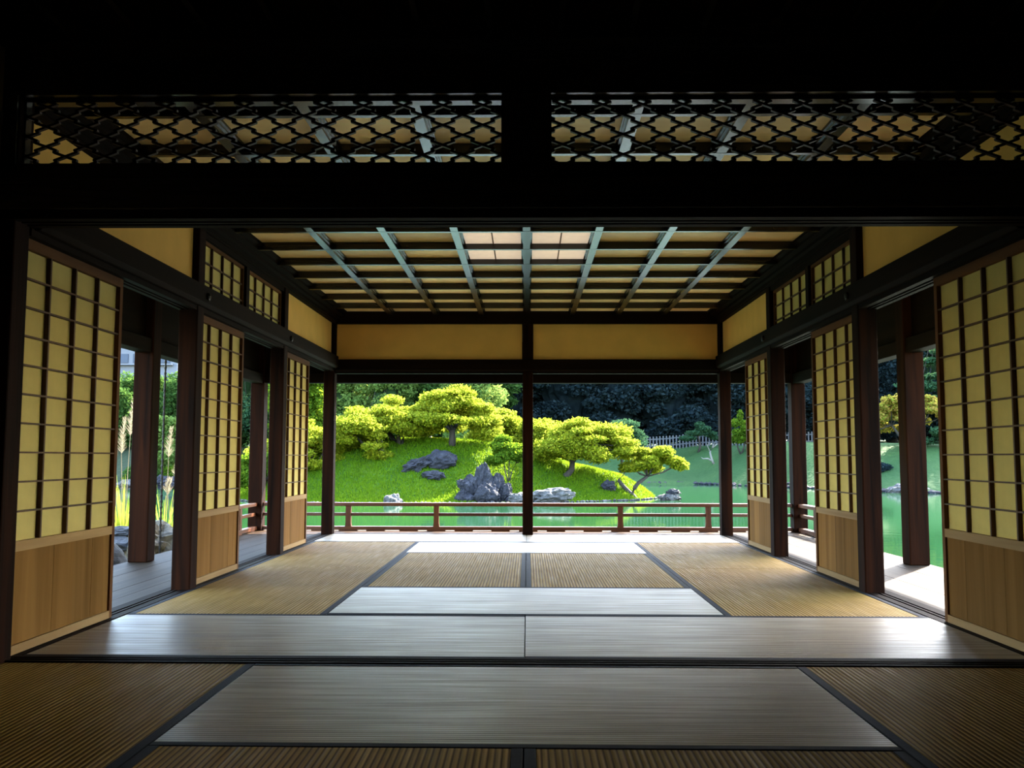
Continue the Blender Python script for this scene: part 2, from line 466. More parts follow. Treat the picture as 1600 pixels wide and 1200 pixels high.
# ------------------------------------------------------------------ side walls above the doors
def lattice_window(name, parent, s, y0, y1, z0, z1):
    """small lattice transom: frame, bars and single paper panes"""
    w = tag(bpy.data.objects.new(name, None), kind='structure')
    COL.objects.link(w)
    xa, xb = s * 2.022, s * 2.046
    fr = .020
    mb = MB().box(xa, y0, z0, xb, y1, z0 + fr * .5).box(xa, y0, z1 - fr, xb, y1, z1).box(xa, y0, z0 + fr * .5, xb, y0 + fr, z1 - fr).box(xa, y1 - fr, z0 + fr * .5, xb, y1, z1 - fr)
    obj('window_frame', mb, M['frame_y'], w)
    yi0, yi1, zi0, zi1 = y0 + fr, y1 - fr, z0 + fr * .5, z1 - fr
    ys = [yi0 + (yi1 - yi0) * i / 4 for i in range(5)]
    h = zi1 - zi0
    zs = [zi0, zi0 + h * .19, zi0 + h * .60, zi1]
    for i in (1, 2, 3): obj('lattice_bar', MB().box(s * 2.026, ys[i] - .006, zi0, s * 2.042, ys[i] + .006, zi1), M['bar'], w)
    for z in zs[1:3]: obj('lattice_bar', MB().box(s * 2.028, yi0, z - .005, s * 2.040, yi1, z + .005), M['bar'], w)
    for i in range(4):
        for k in range(3):
            obj('paper_pane', MB().box(s * 2.043, ys[i], zs[k], s * 2.0445, ys[i + 1], zs[k + 1]), M['shoji'], w)
    return w

wn_ = 0
for s, side in ((-1, 'left'), (1, 'right')):
    wl = thing('wall_' + side, f'{side} wall of the mat room above its sliding doors, ochre plaster between dark beams', 'wall', kind='structure')
    for k, y0, y1 in ((0, CY[0], CY[1]), (2, CY[2], CY[3])):
        obj('plaster_panel', MB().box(s * 2.032, y0 + .05, 1.80, s * 2.072, y1 - .05, 2.22), M['plaster'], wl)
    # long nageshi beam in front of the columns and the grooved rail under it
    obj('nageshi_beam', MB().prism([(s * 1.952, 1.725), (s * 1.972, 1.705), (s * 2.04, 1.705), (s * 2.04, 1.832), (s * 1.952, 1.832)], 3.66, 9.51), M['dark_y'], wl, bevel=.004)
    mb = MB()
    for a, b_, z in ((1.995, 2.03, 1.678), (2.03, 2.05, 1.688), (2.05, 2.062, 1.678), (2.062, 2.082, 1.688), (2.082, 2.11, 1.678)):
        mb.box(s * a, 3.64, z, s * b_, 9.51, 1.709)
    obj('door_head_rail', mb, M['dark_y'], wl)
    obj('upper_filler', MB().box(s * 2.045, 3.60, 1.70, s * 2.10, 9.51, 1.80), M['dark_y'], wl)
    obj('top_beam', MB().box(s * 1.985, 3.64, 2.185, s * 2.09, 9.6, 2.36), M['dark_y'], wl)
    obj('window_header', MB().box(s * 2.0, CY[1] + .05, 2.150, s * 2.06, CY[2] - .05, 2.19), M['dark_y'], wl)
    obj('window_post', MB().box(s * 2.002, 6.505, 1.80, s * 2.06, 6.575, 2.16), M['dark_z'], wl)
    for k in (1, 2, 3):
        y = CY[k] - (.04 if k == 3 else 0)
        nb = MB().tube([(s * 1.953, y, 1.765), (s * 1.940, y, 1.765), (s * 1.934, y, 1.765)], [.026, .024, .012], 6)
        obj('nail_cover', nb, M['iron'], wl)
    for y0, y1 in ((5.635, 6.505), (6.575, 7.51)):
        wn_ += 1
        w = lattice_window(f'window_{wn_}', None, s, y0, y1, 1.835, 2.15)
        pos = 'nearer' if y0 < 6 else 'farther'
        tag(w, f'{pos} small paper lattice transom window high on the {side} wall', 'window')

# front wall above the opening
wf = thing('wall_front', 'front wall above the garden opening, two brown plaster panels between dark beams', 'wall', kind='structure')
obj('plaster_panel', MB().box(-1.98, 9.545, 1.78, -.045, 9.585, 2.20), M['plaster'], wf)
obj('plaster_panel', MB().box(.072, 9.545, 1.78, 1.98, 9.585, 2.20), M['plaster'], wf)
obj('nageshi_beam', MB().prism([(9.50, 1.690), (9.52, 1.672), (9.60, 1.672), (9.60, 1.800), (9.50, 1.800)], -1.985, 1.985, 'x'), M['dark_x'], wf, bevel=.004)
obj('door_head_rail', MB().box(-1.985, 9.53, 1.655, 1.985, 9.61, 1.674), M['dark_x'], wf)
obj('top_beam', MB().box(-1.985, 9.50, 2.172, 1.985, 9.62, 2.36), M['dark_x'], wf, bevel=.004)

# ------------------------------------------------------------------ coffered ceiling
ce = thing('ceiling', 'coffered ceiling of pale boards behind black lacquered ribs', 'ceiling', kind='structure')
XS = [i * .4685 + .004 for i in range(-4, 5)]
YS = [8.993 - .512 * k for k in range(0, 11)]
YS_all = sorted(YS) + [9.50]
top = CZ + .052
for i in range(8):
    for k in range(len(YS_all) - 1):
        y0, y1 = YS_all[k], YS_all[k + 1]
        glowing = i in (3, 4) and abs((y0 + y1) / 2 - 6.42) < .4
        x0, x1 = XS[i], XS[i + 1]
        if glowing:
            b_ = obj('light_panel', MB().box(x0, y0, top - .012, x1, y1, top + .006), M['glow_paper'], ce)
            b_['label'] = 'white paper panel with a thin cross strip'
            obj('divider_strip', MB().box((x0 + x1) / 2 - .004, y0, top - .018, (x0 + x1) / 2 + .004, y1, top - .0125), M['frame_y'], b_)
        else:
            obj('ceiling_board', MB().box(x0, y0, top + R.uniform(0, .002), x1, y1, top + .012), M['board'], ce)
for x in XS[1:-1]:
    mb = MB().prism([(x - .024, CZ), (x + .024, CZ), (x + .024, CZ + .024), (x + .032, CZ + .024), (x + .032, CZ + .039), (x + .039, CZ + .039), (x + .039, top), (x - .039, top), (x - .039, CZ + .039), (x - .032, CZ + .039), (x - .032, CZ + .024), (x - .024, CZ + .024)], 3.66, 9.52)
    obj('long_rib', mb, M['black_y'], ce)
for y in YS:
    if y < 3.7: continue
    mb = MB().box(-1.9, y - .030, CZ - .001, 1.9, y, top)
    obj('cross_rib', mb, M['black_x'], ce)
for s in (-1, 1):
    mb = MB().prism([(s * 2.0, 2.195), (s * 1.972, 2.195), (s * 1.972, 2.222), (s * 1.945, 2.228), (s * 1.945, 2.25), (s * 1.900, 2.255), (s * 1.900, 2.274), (s * 1.868, 2.280), (s * 1.868, top), (s * 2.0, top)], 3.66, 9.52)
    obj('edge_moulding', mb, M['dark_y'], ce)
obj('attic_board', MB().box(-2.1, 3.6, top + .014, 2.1, 9.62, top + .04), M['dark_x'], ce)

# ------------------------------------------------------------------ wall between the two rooms, with the pierced transoms
wd = thing('wall_divider', 'black lintel wall between the dark foreground room and the mat room', 'wall', kind='structure')
mb = MB()
for a, b_, z in ((3.505, 3.55, 1.712), (3.55, 3.572, 1.722), (3.572, 3.592, 1.712), (3.592, 3.614, 1.722), (3.614, 3.655, 1.712)):
    mb.box(-2.06, a, z, 2.06, b_, 1.745)
obj('door_head_rail', mb, M['dark_x'], wd)
obj('nageshi_beam', MB().box(-2.1, 3.485, 1.745, 2.1, 3.66, 1.87), M['black_x'], wd, bevel=.005)
obj('transom_sill', MB().box(-2.1, 3.515, 1.87, 2.1, 3.64, 1.936), M['black_x'], wd)
obj('transom_head', MB().box(-2.1, 3.515, 2.212, 2.1, 3.64, 2.60), M['black_x'], wd)
obj('centre_strut', MB().box(-.082, 3.515, 1.936, .093, 3.64, 2.212), M['black_z'], wd)
obj('side_strut', MB().box(-2.1, 3.515, 1.936, -2.005, 3.64, 2.212).box(2.005, 3.515, 1.936, 2.1, 3.64, 2.212), M['black_z'], wd)

def pierced_panel(x0, x1, label):
    t = thing('pierced_transom', label, 'transom panel', (0, 3.58, 0), 'pierced transom panels')
    za, zb = 1.936, 2.212
    fr = .012
    fm = MB().box(x0, -.02, za, x1, .02, za + fr).box(x0, -.02, zb - fr, x1, .02, zb).box(x0, -.02, za + fr, x0 + fr, .02, zb - fr).box(x1 - fr, -.02, za + fr, x1, .02, zb - fr)
    obj('frame', fm, M['black_x'], t)
    xi0, xi1, zi0, zi1 = x0 + fr, x1 - fr, za + fr, zb - fr
    w, h, th = .0795, .0405, .0047
    ox, oz = -.728, 2.0655
    for sgn in (1, -1):
        for c in range(-60, 61):
            # a zigzag bar: segments rise with a small upright jog in the middle of every cell edge
            pts = []
            for j in range(-8, 9):
                if (c) % 2: pass
                ax = ox + c * 2 * w + j * w
                az = oz + sgn * j * h
                pts += [(ax, az), (ax + .61 * w, az + sgn * .44 * h), (ax + .47 * w, az + sgn * .62 * h)]
            mb = MB()
            yo = .004 * sgn
            for (ax, az), (bx, bz) in zip(pts[:-1], pts[1:]):
                # clip to the frame
                t0, t1 = 0.0, 1.0
                for p_, d_, lo, hi in ((ax, bx - ax, xi0, xi1), (az, bz - az, zi0, zi1)):
                    if abs(d_) < 1e-9:
                        if p_ < lo or p_ > hi: t1 = -1
                        continue
                    u0, u1 = (lo - p_) / d_, (hi - p_) / d_
                    if u0 > u1: u0, u1 = u1, u0
                    t0, t1 = max(t0, u0), min(t1, u1)
                if t1 - t0 < .02: continue
                px, pz = ax + (bx - ax) * t0, az + (bz - az) * t0
                qx, qz = ax + (bx - ax) * t1, az + (bz - az) * t1
                dx, dz = qx - px, qz - pz
                L = math.hypot(dx, dz)
                ux, uz = dx / L, dz / L
                nx, nz = -uz * th, ux * th
                e = .0025
                px, pz, qx, qz = px - ux * e, pz - uz * e, qx + ux * e, qz + uz * e
                ya, yb = yo - .008, yo + .008
                mb.hexa([(px - nx, ya, pz - nz), (qx - nx, ya, qz - nz), (qx - nx, yb, qz - nz), (px - nx, yb, pz - nz),
                         (px + nx, ya, pz + nz), (qx + nx, ya, qz + nz), (qx + nx, yb, qz + nz), (px + nx, yb, pz + nz)])
            if mb.v:
                obj('lattice_bar', mb, M['ranma'], t)
    return t
pierced_panel(-2.005, -.082, 'pierced pine bark lozenge transom above the lintel, left of the centre strut')
pierced_panel(.093, 2.005, 'pierced pine bark lozenge transom above the lintel, right of the centre strut')

# ------------------------------------------------------------------ dark foreground room
for s, side in ((-1, 'left'), (1, 'right')):
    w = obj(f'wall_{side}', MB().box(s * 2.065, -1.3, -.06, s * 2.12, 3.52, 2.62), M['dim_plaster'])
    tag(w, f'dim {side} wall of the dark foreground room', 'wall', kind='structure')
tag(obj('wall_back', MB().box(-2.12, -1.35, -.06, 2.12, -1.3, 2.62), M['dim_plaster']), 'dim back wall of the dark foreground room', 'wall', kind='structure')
c2 = thing('ceiling', 'dark board ceiling over the foreground room', 'ceiling', kind='structure')
for i in range(15):
    x = -2.06 + 4.12 * i / 15
    obj('ceiling_board', MB().box(x + .001, -1.3, 2.475 + R.uniform(0, .003), x + 4.12 / 15 - .001, 3.52, 2.50), M['dark_y'], c2)
    if i: obj('ceiling_batten', MB().box(x - .012, -1.3, 2.44, x + .012, 3.52, 2.474), M['black_y'], c2)
obj('edge_moulding', MB().box(-2.06, 3.44, 2.40, 2.06, 3.515, 2.475), M['black_x'], c2)

# ------------------------------------------------------------------ tatami mats
def mat(x0, x1, y0, y1, along, label, bord=True):
    t = thing('tatami_mat', label, 'tatami mat', ((x0 + x1) / 2, (y0 + y1) / 2, 0), 'tatami mats')
    hx, hy = (x1 - x0) / 2 - .002, (y1 - y0) / 2 - .002
    bw = .032
    dz = R.uniform(-.0012, .0012)
    if along == 'x':
        obj('rush_surface', MB().box(-hx, -hy + bw, -.06, hx, hy - bw, dz), M['mat_x'], t, bevel=.002)
        for sg in (-1, 1): obj('cloth_border', MB().box(-hx, sg * (hy - bw), -.06, hx, sg * hy, dz + .0015), M['cloth'], t, bevel=.002)
    else:
        obj('rush_surface', MB().box(-hx + bw, -hy, -.06, hx - bw, hy, dz), M['mat_y'], t, bevel=.002)
        for sg in (-1, 1): obj('cloth_border', MB().box(sg * (hx - bw), -hy, -.06, sg * hx, hy, dz + .0015), M['cloth'], t, bevel=.002)
    return t
y = 3.70
mat(-2.0, 0, y, y + 1, 'x', 'silvery mat laid crosswise just beyond the black threshold, left half')
mat(0, 2.0, y, y + 1, 'x', 'silvery mat laid crosswise just beyond the black threshold, right half')
mat(-1, 1, y + 1, y + 2, 'x', 'silvery crosswise mat in the room centre, second row from the threshold')
mat(-1, 0, y + 2, y + 4, 'y', 'ribbed lengthwise mat of the middle pair, left of the central border')
mat(0, 1, y + 2, y + 4, 'y', 'ribbed lengthwise mat of the middle pair, right of the central border')
mat(-1, 1, y + 4, y + 5, 'x', 'pale crosswise mat beyond the middle pair, between the side mats')
mat(-2, 0, y + 5, 9.60, 'x', 'pale crosswise mat along the front sill, left of the middle column')
mat(0, 2, y + 5, 9.60, 'x', 'pale crosswise mat along the front sill, right of the middle column')
for s, side in ((-1, 'left'), (1, 'right')):
    for k, w_ in ((0, 'nearer'), (1, 'farther')):
        mat(min(s * 2, s), max(s * 2, s), y + 1 + 2 * k, y + 3 + 2 * k, 'y', f'golden lengthwise mat along the {side} shoji doors, {w_} of the two')
mat(-1.03, 1.03, 2.58, 3.59, 'x', 'large grey brown crosswise mat in the foreground, before the black threshold')
mat(-1.03, 0, .55, 2.58, 'y', 'ribbed mat at the bottom edge of the picture, left of the dark joint')
mat(0, 1.03, .55, 2.58, 'y', 'ribbed mat at the bottom edge of the picture, right of the dark joint')
mat(-2.06, -1.03, 1.55, 3.59, 'y', 'dark foreground mat in the shadow by the left wall')
mat(1.03, 2.06, 1.55, 3.59, 'y', 'golden ribbed foreground mat by the right wall')

# ------------------------------------------------------------------ shoji doors
def make_shoji():
    """door of .95 x 1.675 m in its own frame: y along the door, x through it"""
    t = bpy.data.objects.new('shoji_door', None); COL.objects.link(t)
    L, H, d = .945, 1.678, .028
    st, z_mid0, z_mid1 = .030, .405, .445
    for y0, y1 in ((0, st), (L - st, L)):
        obj('stile', MB().box(-d / 2, y0, 0, d / 2, y1, H), M['frame_z'], t)
    o = obj('top_rail', MB().box(-d / 2, st, H - .048, d / 2, L - st, H), M['frame_y'], t)
    o = obj('middle_rail', MB().box(-d / 2 - .001, st, z_mid0, d / 2 + .001, L - st, z_mid1), M['light_y'], t)
    o = obj('bottom_rail', MB().box(-d / 2 - .001, st, 0, d / 2 + .001, L - st, .036), M['light_y'], t)
    n = 5
    for i in range(n):
        y0, y1 = st + (L - 2 * st) * i / n, st + (L - 2 * st) * (i + 1) / n
        obj('base_board', MB().box(-.004 + .0008 * (i % 2), y0 + .0005, .036, .004 + .0008 * (i % 2), y1 - .0005, z_mid0), M['panel'], t)
    z0, z1 = z_mid1, H - .048
    ys = [st + (L - 2 * st) * i / 4 for i in range(5)]
    zs = [z0 + (z1 - z0) * i / 10 for i in range(11)]
    for i in (1, 2, 3): obj('lattice_bar', MB().box(-.012, ys[i] - .0055, z0, .008, ys[i] + .0055, z1), M['bar'], t)
    for z in zs[1:-1]: obj('lattice_bar', MB().box(-.0115, st, z - .0035, .0075, L - st, z + .0035), M['bar'], t)
    pm = {}
    for i in range(4):
        for k in range(10):
            key = 'p'
            if key not in pm:
                pm[key] = MB().box(.008, 0, 0, .0092, ys[1] - ys[0], zs[1] - zs[0]).mesh('paper_pane', M['shoji'])
            link('paper_pane', pm[key], t, (0, ys[i], zs[k]))
    return t
proto = make_shoji()
first = True
order = ('nearest the dark foreground room', 'in the middle bay', 'nearest the garden')
for s, side in ((-1, 'left'), (1, 'right')):
    for k in range(3):
        o = proto if first else copy_tree(proto)
        first = False
        y0 = CY[k] + .042
        if s > 0:
            o.location = (2.042, y0, .004)
            o.rotation_euler = (0, 0, 0)
        else:
            o.location = (-2.042, y0 + .945, .004)
            o.rotation_euler = (0, 0, math.pi)
        tag(o, f'paper shoji door with wooden base along the {side} side, {order[k]}', 'sliding door', 'shoji doors')

# ------------------------------------------------------------------ veranda railings
def rail_front():
    t = thing('railing', 'low red brown railing across the front of the veranda above the pond', 'railing', (0, FRONT, -.012))
    a, b_ = -OUT + .075, OUT - .075
    obj('top_rail', MB().box(a, -.032, .268, b_, .032, .306), M['rail_x'], t, bevel=.006)
    obj('middle_rail', MB().box(a, -.016, .162, b_, .016, .196), M['rail_x'], t, bevel=.003)
    obj('base_rail', MB().box(a, -.030, .012, b_, .030, .05), M['rail_x'], t, bevel=.003)
    for x in (-1.94, -.98, .02, 1.02, 1.97):
        obj('rail_post', MB().prism([(x - .034, .05), (x + .034, .05), (x + .028, .09), (x + .028, .268), (x - .028, .268), (x - .028, .09)], -.026, .026), M['rail_z'], t)
        for e in (-.30, .0, .30):
            obj('rail_foot', MB().box(x + e - .10, -.028, 0, x + e + .10, .028, .012), M['rail_x'], t)
def rail_side(s, side):
    t = thing('railing', f'short pale topped return railing on the {side} deck behind the corner post', 'railing', (s * OUT, 0, -.012))
    a, b_ = 8.75, FRONT - .075
    obj('top_rail', MB().box(-.032, a, .268, .032, b_, .306), M['rail_y'], t, bevel=.006)
    obj('middle_rail', MB().box(-.016, a + .06, .162, .016, b_, .196), M['rail_y'], t, bevel=.003)
    obj('base_rail', MB().box(-.03, a, .012, .03, b_, .05), M['rail_y'], t, bevel=.003)
    for y_ in (8.84, 9.5):
        obj('rail_post', MB().box(-.026, y_ - .03, .05, .026, y_ + .03, .268), M['rail_z'], t)
    for y_ in (8.9, 9.45, 9.9):
        obj('rail_foot', MB().box(-.028, y_ - .08, 0, .028, y_ + .08, .012), M['rail_y'], t)
rail_front(); rail_side(-1, 'left'); rail_side(1, 'right')

# ------------------------------------------------------------------ veranda outer beams, hanging boards and eaves
ob = thing('trim_1', 'dark outer beams and hanging boards under the veranda eaves', 'beam', kind='structure')
for s in (-1, 1):
    obj('outer_beam', MB().box(s * (OUT - .06), 2.6, 1.592, s * (OUT + .06), FRONT + .06, 1.70), M['dark_y'], ob, bevel=.005)
    for k in range(5):
        y0 = 2.6 + k * 1.5
        obj('hanging_board', MB().box(s * (OUT - .01), y0 + .002, 1.70, s * (OUT + .01), y0 + 1.498, 2.06), M['dark_y'], ob)
obj('outer_beam', MB().box(-OUT + .06, FRONT - .06, 1.60, OUT - .06, FRONT + .06, 1.71), M['dark_x'], ob, bevel=.005)
for k in range(4):
    x = -2.88 + k * 1.44
    obj('hanging_board', MB().box(x + .002, FRONT - .01, 1.71, x + 1.438, FRONT + .01, 2.06), M['dark_x'], ob)
rf = thing('roof', 'deep board eaves over the veranda and the mat room', 'roof', kind='structure')
EX, EY = 3.52, 11.45     # eave edges
def slab(pts, th, name):
    lo = [Vector(p) for p in pts]
    obj(name, MB().hexa([*lo, *[p + Vector((0, 0, th)) for p in lo]]), M['roof'], rf)
for s, side in ((-1, 'left'), (1, 'right')):
    slab([(s * 2.06, 2.0, 2.09), (s * 3.0, 2.0, 2.06), (s * 3.0, 10.2, 2.06), (s * 2.06, 9.65, 2.09)], .05, 'soffit_board')
    slab([(s * 3.0, 2.0, 2.03), (s * EX, 2.0, 1.80), (s * EX, EY, 1.80), (s * 3.0, 10.2, 2.03)], .08, 'eave_board')
    slab([(s * 2.0, 1.0, 2.62), (s * (EX - .1), 1.0, 1.95), (s * (EX - .1), EY - .1, 1.95), (s * 2.0, 9.7, 2.62)], .06, 'roof_slope')
slab([(-2.06, 9.65, 2.09), (2.06, 9.65, 2.09), (3.0, 10.2, 2.06), (-3.0, 10.2, 2.06)], .05, 'soffit_board')
slab([(-3.0, 10.2, 2.03), (3.0, 10.2, 2.03), (EX, EY, 1.80), (-EX, EY, 1.80)], .08, 'eave_board')
slab([(-2.0, 9.7, 2.62), (2.0, 9.7, 2.62), (EX - .1, EY - .1, 1.95), (-EX + .1, EY - .1, 1.95)], .06, 'roof_slope')
slab([(-2.3, -1.4, 2.66), (2.3, -1.4, 2.66), (2.3, 9.8, 2.66), (-2.3, 9.8, 2.66)], .08, 'roof_top')

# rain chains hanging from the eaves
def rain_chain(x, y, z0, z1, label):
    t = thing('rain_chain', label, 'rain chain', (x, y, 0))
    mb = MB()
    mb.tube([(0, 0, z1), (0, 0, z0)], .008, 6)
    z = z1 - .05
    k = 0
    while z > z0:
        mb.tube([(0, 0, z - .022), (0, 0, z), (0, 0, z + .010)], [.008, .012, .008], 6)
        z -= .05; k += 1
    obj('chain_cups', mb, M['iron'], t)
    obj('hook_cap', MB().tube([(0, 0, z1 - .02), (0, 0, z1 + .06), (0, 0, z1 + .14)], [.03, .03, .012], 8), M['iron'], t)
rain_chain(-3.13, 7.92, -.35, 1.66, 'thin dark rain chain hanging outside the left deck beside the stout veranda post')
rain_chain(-3.16, 9.75, -.6, 1.70, 'thin rain chain close behind the left front corner post')
rain_chain(3.17, 9.75, -.6, 1.70, 'thin rain chain close behind the right front corner post')

# ------------------------------------------------------------------ terrain
def smooth(t):
    t = max(0., min(1., t)); return t * t * (3 - 2 * t)
def interp(x, pts):
    if x <= pts[0][0]: return pts[0][1]
    for (a, b_), (c, d_) in zip(pts[:-1], pts[1:]):
        if x <= c: return b_ + (d_ - b_) * (x - a) / (c - a)
    return pts[-1][1]
ISH = [(-14, 40.5), (-12.5, 37.4), (-10, 34.4), (-6, 33.6), (-2.9, 33.8), (0, 34.3), (2, 35.3), (4.2, 36.8), (5.2, 38.2), (6.5, 40.2)]
ITOP = [(-13.6, -1.3), (-12.2, .1), (-10.5, 1.2), (-8, 1.72), (-3, 1.72), (-1, 1.5), (0, 1.25), (2, .60), (4, .12), (5.2, -.65), (6.2, -1.25)]
def island(x, y):
    ys = interp(x, ISH) + .18 * noise.noise(Vector((x * 1.1, 3.3, 0)))
    t = (y - ys) / interp(x, [(1.6, 5.6), (3.2, 3.2), (5, 2.3)])
    if t < 0: return -1.0 + t * 2.0
    h = -1.0 + (interp(x, ITOP) + 1.0) * (.25 * min(1, t) + .75 * smooth(t)) * .93
    h += .06 * noise.noise(Vector((x * .7, y * .7, 1))) * min(1, t * 3)
    back = (y - (interp(x, ISH) + 13)) / 5
    if back > 0: h -= 2.6 * smooth(back)
    return max(h, -1.4)
FSH = [(-90, 46), (-31, 52), (-22, 49), (-16, 52), (-6, 57), (7, 58.6), (11, 58.9), (14, 54.5), (18, 45.6), (24, 41.5), (40, 37), (90, 33)]
def far_bank(x, y):
    t = (y - interp(x, FSH) - .5 * noise.noise(Vector((x * .35, 0, 5)))) / 9.0
    if t < 0: return -1.0 + t * 5
    h = -.78 + 1.9 * smooth(t) + .25 * max(0, t)
    h += .55 * math.exp(-((x - 15.5) / 3.2) ** 2 - ((y - 60) / 3.5) ** 2)
    h += .35 * noise.noise(Vector((x * .12, y * .12, 2))) * min(1, t)
    return h
def near_bank(x, y):
    e = .6 * noise.noise(Vector((y * .5, 0, 8)))
    t = (-3.3 - x) / 2.2 + e * .2
    d = (11.6 - y) / 1.2 + e
    h = -.45 - .25 * max(0, t) ** 2
    if d < 1: h -= (1 - d) * .6
    if t > 1.2: h -= (t - 1.2) * .8
    return max(h + .05 * noise.noise(Vector((x * 3, y * 3, 0))), -1.6)
def heightfield(name, fn, x0, x1, y0, y1, nx, ny, mat):
    vs = []
    for j in range(ny + 1):
        y_ = y0 + (y1 - y0) * j / ny
        for i in range(nx + 1):
            x_ = x0 + (x1 - x0) * i / nx
            vs.append((x_, y_, fn(x_, y_)))
    fs = [[j * (nx + 1) + i, j * (nx + 1) + i + 1, (j + 1) * (nx + 1) + i + 1, (j + 1) * (nx + 1) + i] for j in range(ny) for i in range(nx)]
    me = bpy.data.meshes.new(name); me.from_pydata(vs, [], fs); me.materials.append(mat); me.shade_smooth()
    return link(name, me)
tag(heightfield('island_ground', island, -27, 7.5, 32, 57, 150, 100, M['island_grass']), 'bright green grassy mound of the island across the pond', 'ground', kind='structure')
tag(heightfield('far_lawn', far_bank, -95, 95, 30, 150, 190, 150, M['far_grass']), 'shaded lawn bank on the far side of the pond', 'ground', kind='structure')
tag(heightfield('near_bank', near_bank, -9, -3.0, 2, 13.5, 60, 90, M['soil']), 'stony strip of bank beside the left deck', 'ground', kind='structure')
wm = MB(); wm.v = [(-120, -30, WATER), (120, -30, WATER), (120, 120, WATER), (-120, 120, WATER)]; wm.f = [[0, 1, 2, 3]]
tag(obj('pond_water', wm, M['water']), 'calm green pond water reflecting the island', 'water', kind='structure')

# ------------------------------------------------------------------ leaves, trees, rocks
def quads_mesh(name, P, size, mat, rng, up=.3, aspect=1.0):
    """n small leaf faces around the points P (n,3); one numpy pass"""
    n = len(P)
    nr = rng.normal(size=(n, 3)); nr[:, 2] = np.abs(nr[:, 2]) + up
    nr /= np.linalg.norm(nr, axis=1)[:, None]
    a = np.cross(nr, rng.normal(size=(n, 3))); a /= np.linalg.norm(a, axis=1)[:, None]
    b_ = np.cross(nr, a)
    s = size * rng.uniform(.6, 1.3, size=(n, 1))
    V = np.stack([P - a * s, P - b_ * s * .55 * aspect, P + a * s, P + b_ * s * .55 * aspect], 1).reshape(-1, 3)
    me = bpy.data.meshes.new(name)
    me.vertices.add(4 * n); me.loops.add(4 * n); me.polygons.add(n)
    me.vertices.foreach_set('co', V.astype(np.float32).ravel())
    me.loops.foreach_set('vertex_index', np.arange(4 * n, dtype=np.int32))
    me.polygons.foreach_set('loop_start', np.arange(0, 4 * n, 4, dtype=np.int32))
    me.update(calc_edges=True)
    me.materials.append(mat)
    return me

def pad_points(pads, n, rng, power=3.0):
    c = np.array([p[0] for p in pads], float); r = np.array([p[1] for p in pads], float)
    w = (r[:, 0] * r[:, 1]) ** .75 * (r[:, 2] ** .4); w /= w.sum()
    k = rng.choice(len(pads), size=n, p=w)
    d = rng.normal(size=(n, 3)); d /= np.linalg.norm(d, axis=1)[:, None]
    rad = rng.uniform(0, 1, size=(n, 1)) ** (1 / power)
    return c[k] + d * rad * r[k] * rng.uniform(.85, 1.12, size=(n, 1))

def dome_pads(rng, x0, x1, z0, z1, ry, n, pr=(.38, .62), flat=.38, cx_top=None):
    """flattened leaf layers spread over a domed crown"""
    pads = []
    cx, rx = (x0 + x1) / 2, (x1 - x0) / 2
    for i in range(n):
        u = rng.uniform(-1, 1); v = rng.uniform(-1, 1)
        while u * u + v * v > 1: u = rng.uniform(-1, 1); v = rng.uniform(-1, 1)
        q = math.sqrt(max(0, 1 - (u * u + v * v)))
        lvl = rng.uniform(.30, 1.0)
        r2 = u * u + v * v
        if r2 < .45 and lvl < .55: v = abs(v)
        zl = z0 + (z1 - z0) * .42 * (1 - r2)
        zt = z0 + (z1 - z0) * (.16 + .78 * q)
        z = zl + (max(zt, zl) - zl) * lvl
        s = rng.uniform(*pr) * 1.15
        pads.append(((cx + u * (rx - s * .6), v * max(.2, ry - s * .6), z + rng.normal() * .08), (s, s * .9, s * flat * rng.uniform(.8, 1.6))))
    return pads

def branches(mb, base, forks, rng):
    for pts, r0, r1 in forks:
        n = len(pts)
        mb.tube(pts, [r0 + (r1 - r0) * i / (n - 1) for i in range(n)], 7)

def tree(name, label, cat, base, forks, pads, n, size, lm, bm_, seed, group=None, up=.3, core=None, power=2.2):
    rng = np.random.default_rng(seed)
    t = thing(name, label, cat, base, group)
    mb = MB(); branches(mb, base, forks[:1], rng)
    tk = obj('trunk', mb, bm_, t, smooth=True)
    for f in forks[1:]:
        mb = MB(); branches(mb, base, [f], rng); obj('branch', mb, bm_, tk, smooth=True)
    mb = MB()
    # twigs from the last fork tips towards some of the leaf layers
    tips = [Vector(f[0][-1]) for f in forks]
    for c, r in pads[::2]:
        c = Vector(c)
        tp = min(tips, key=lambda q: (q - c).length)
        mid = (tp + c) / 2 + Vector((0, 0, -.08))
        mb.tube([tp, mid, c], [.032, .022, .010], 5)
    obj('twigs', mb, bm_, tk, smooth=True)
    P = pad_points(pads, n, rng, power)
    link('foliage', quads_mesh('foliage', P, size, lm, rng, up), t)
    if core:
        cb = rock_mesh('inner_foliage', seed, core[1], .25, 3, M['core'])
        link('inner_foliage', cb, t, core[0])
    return t

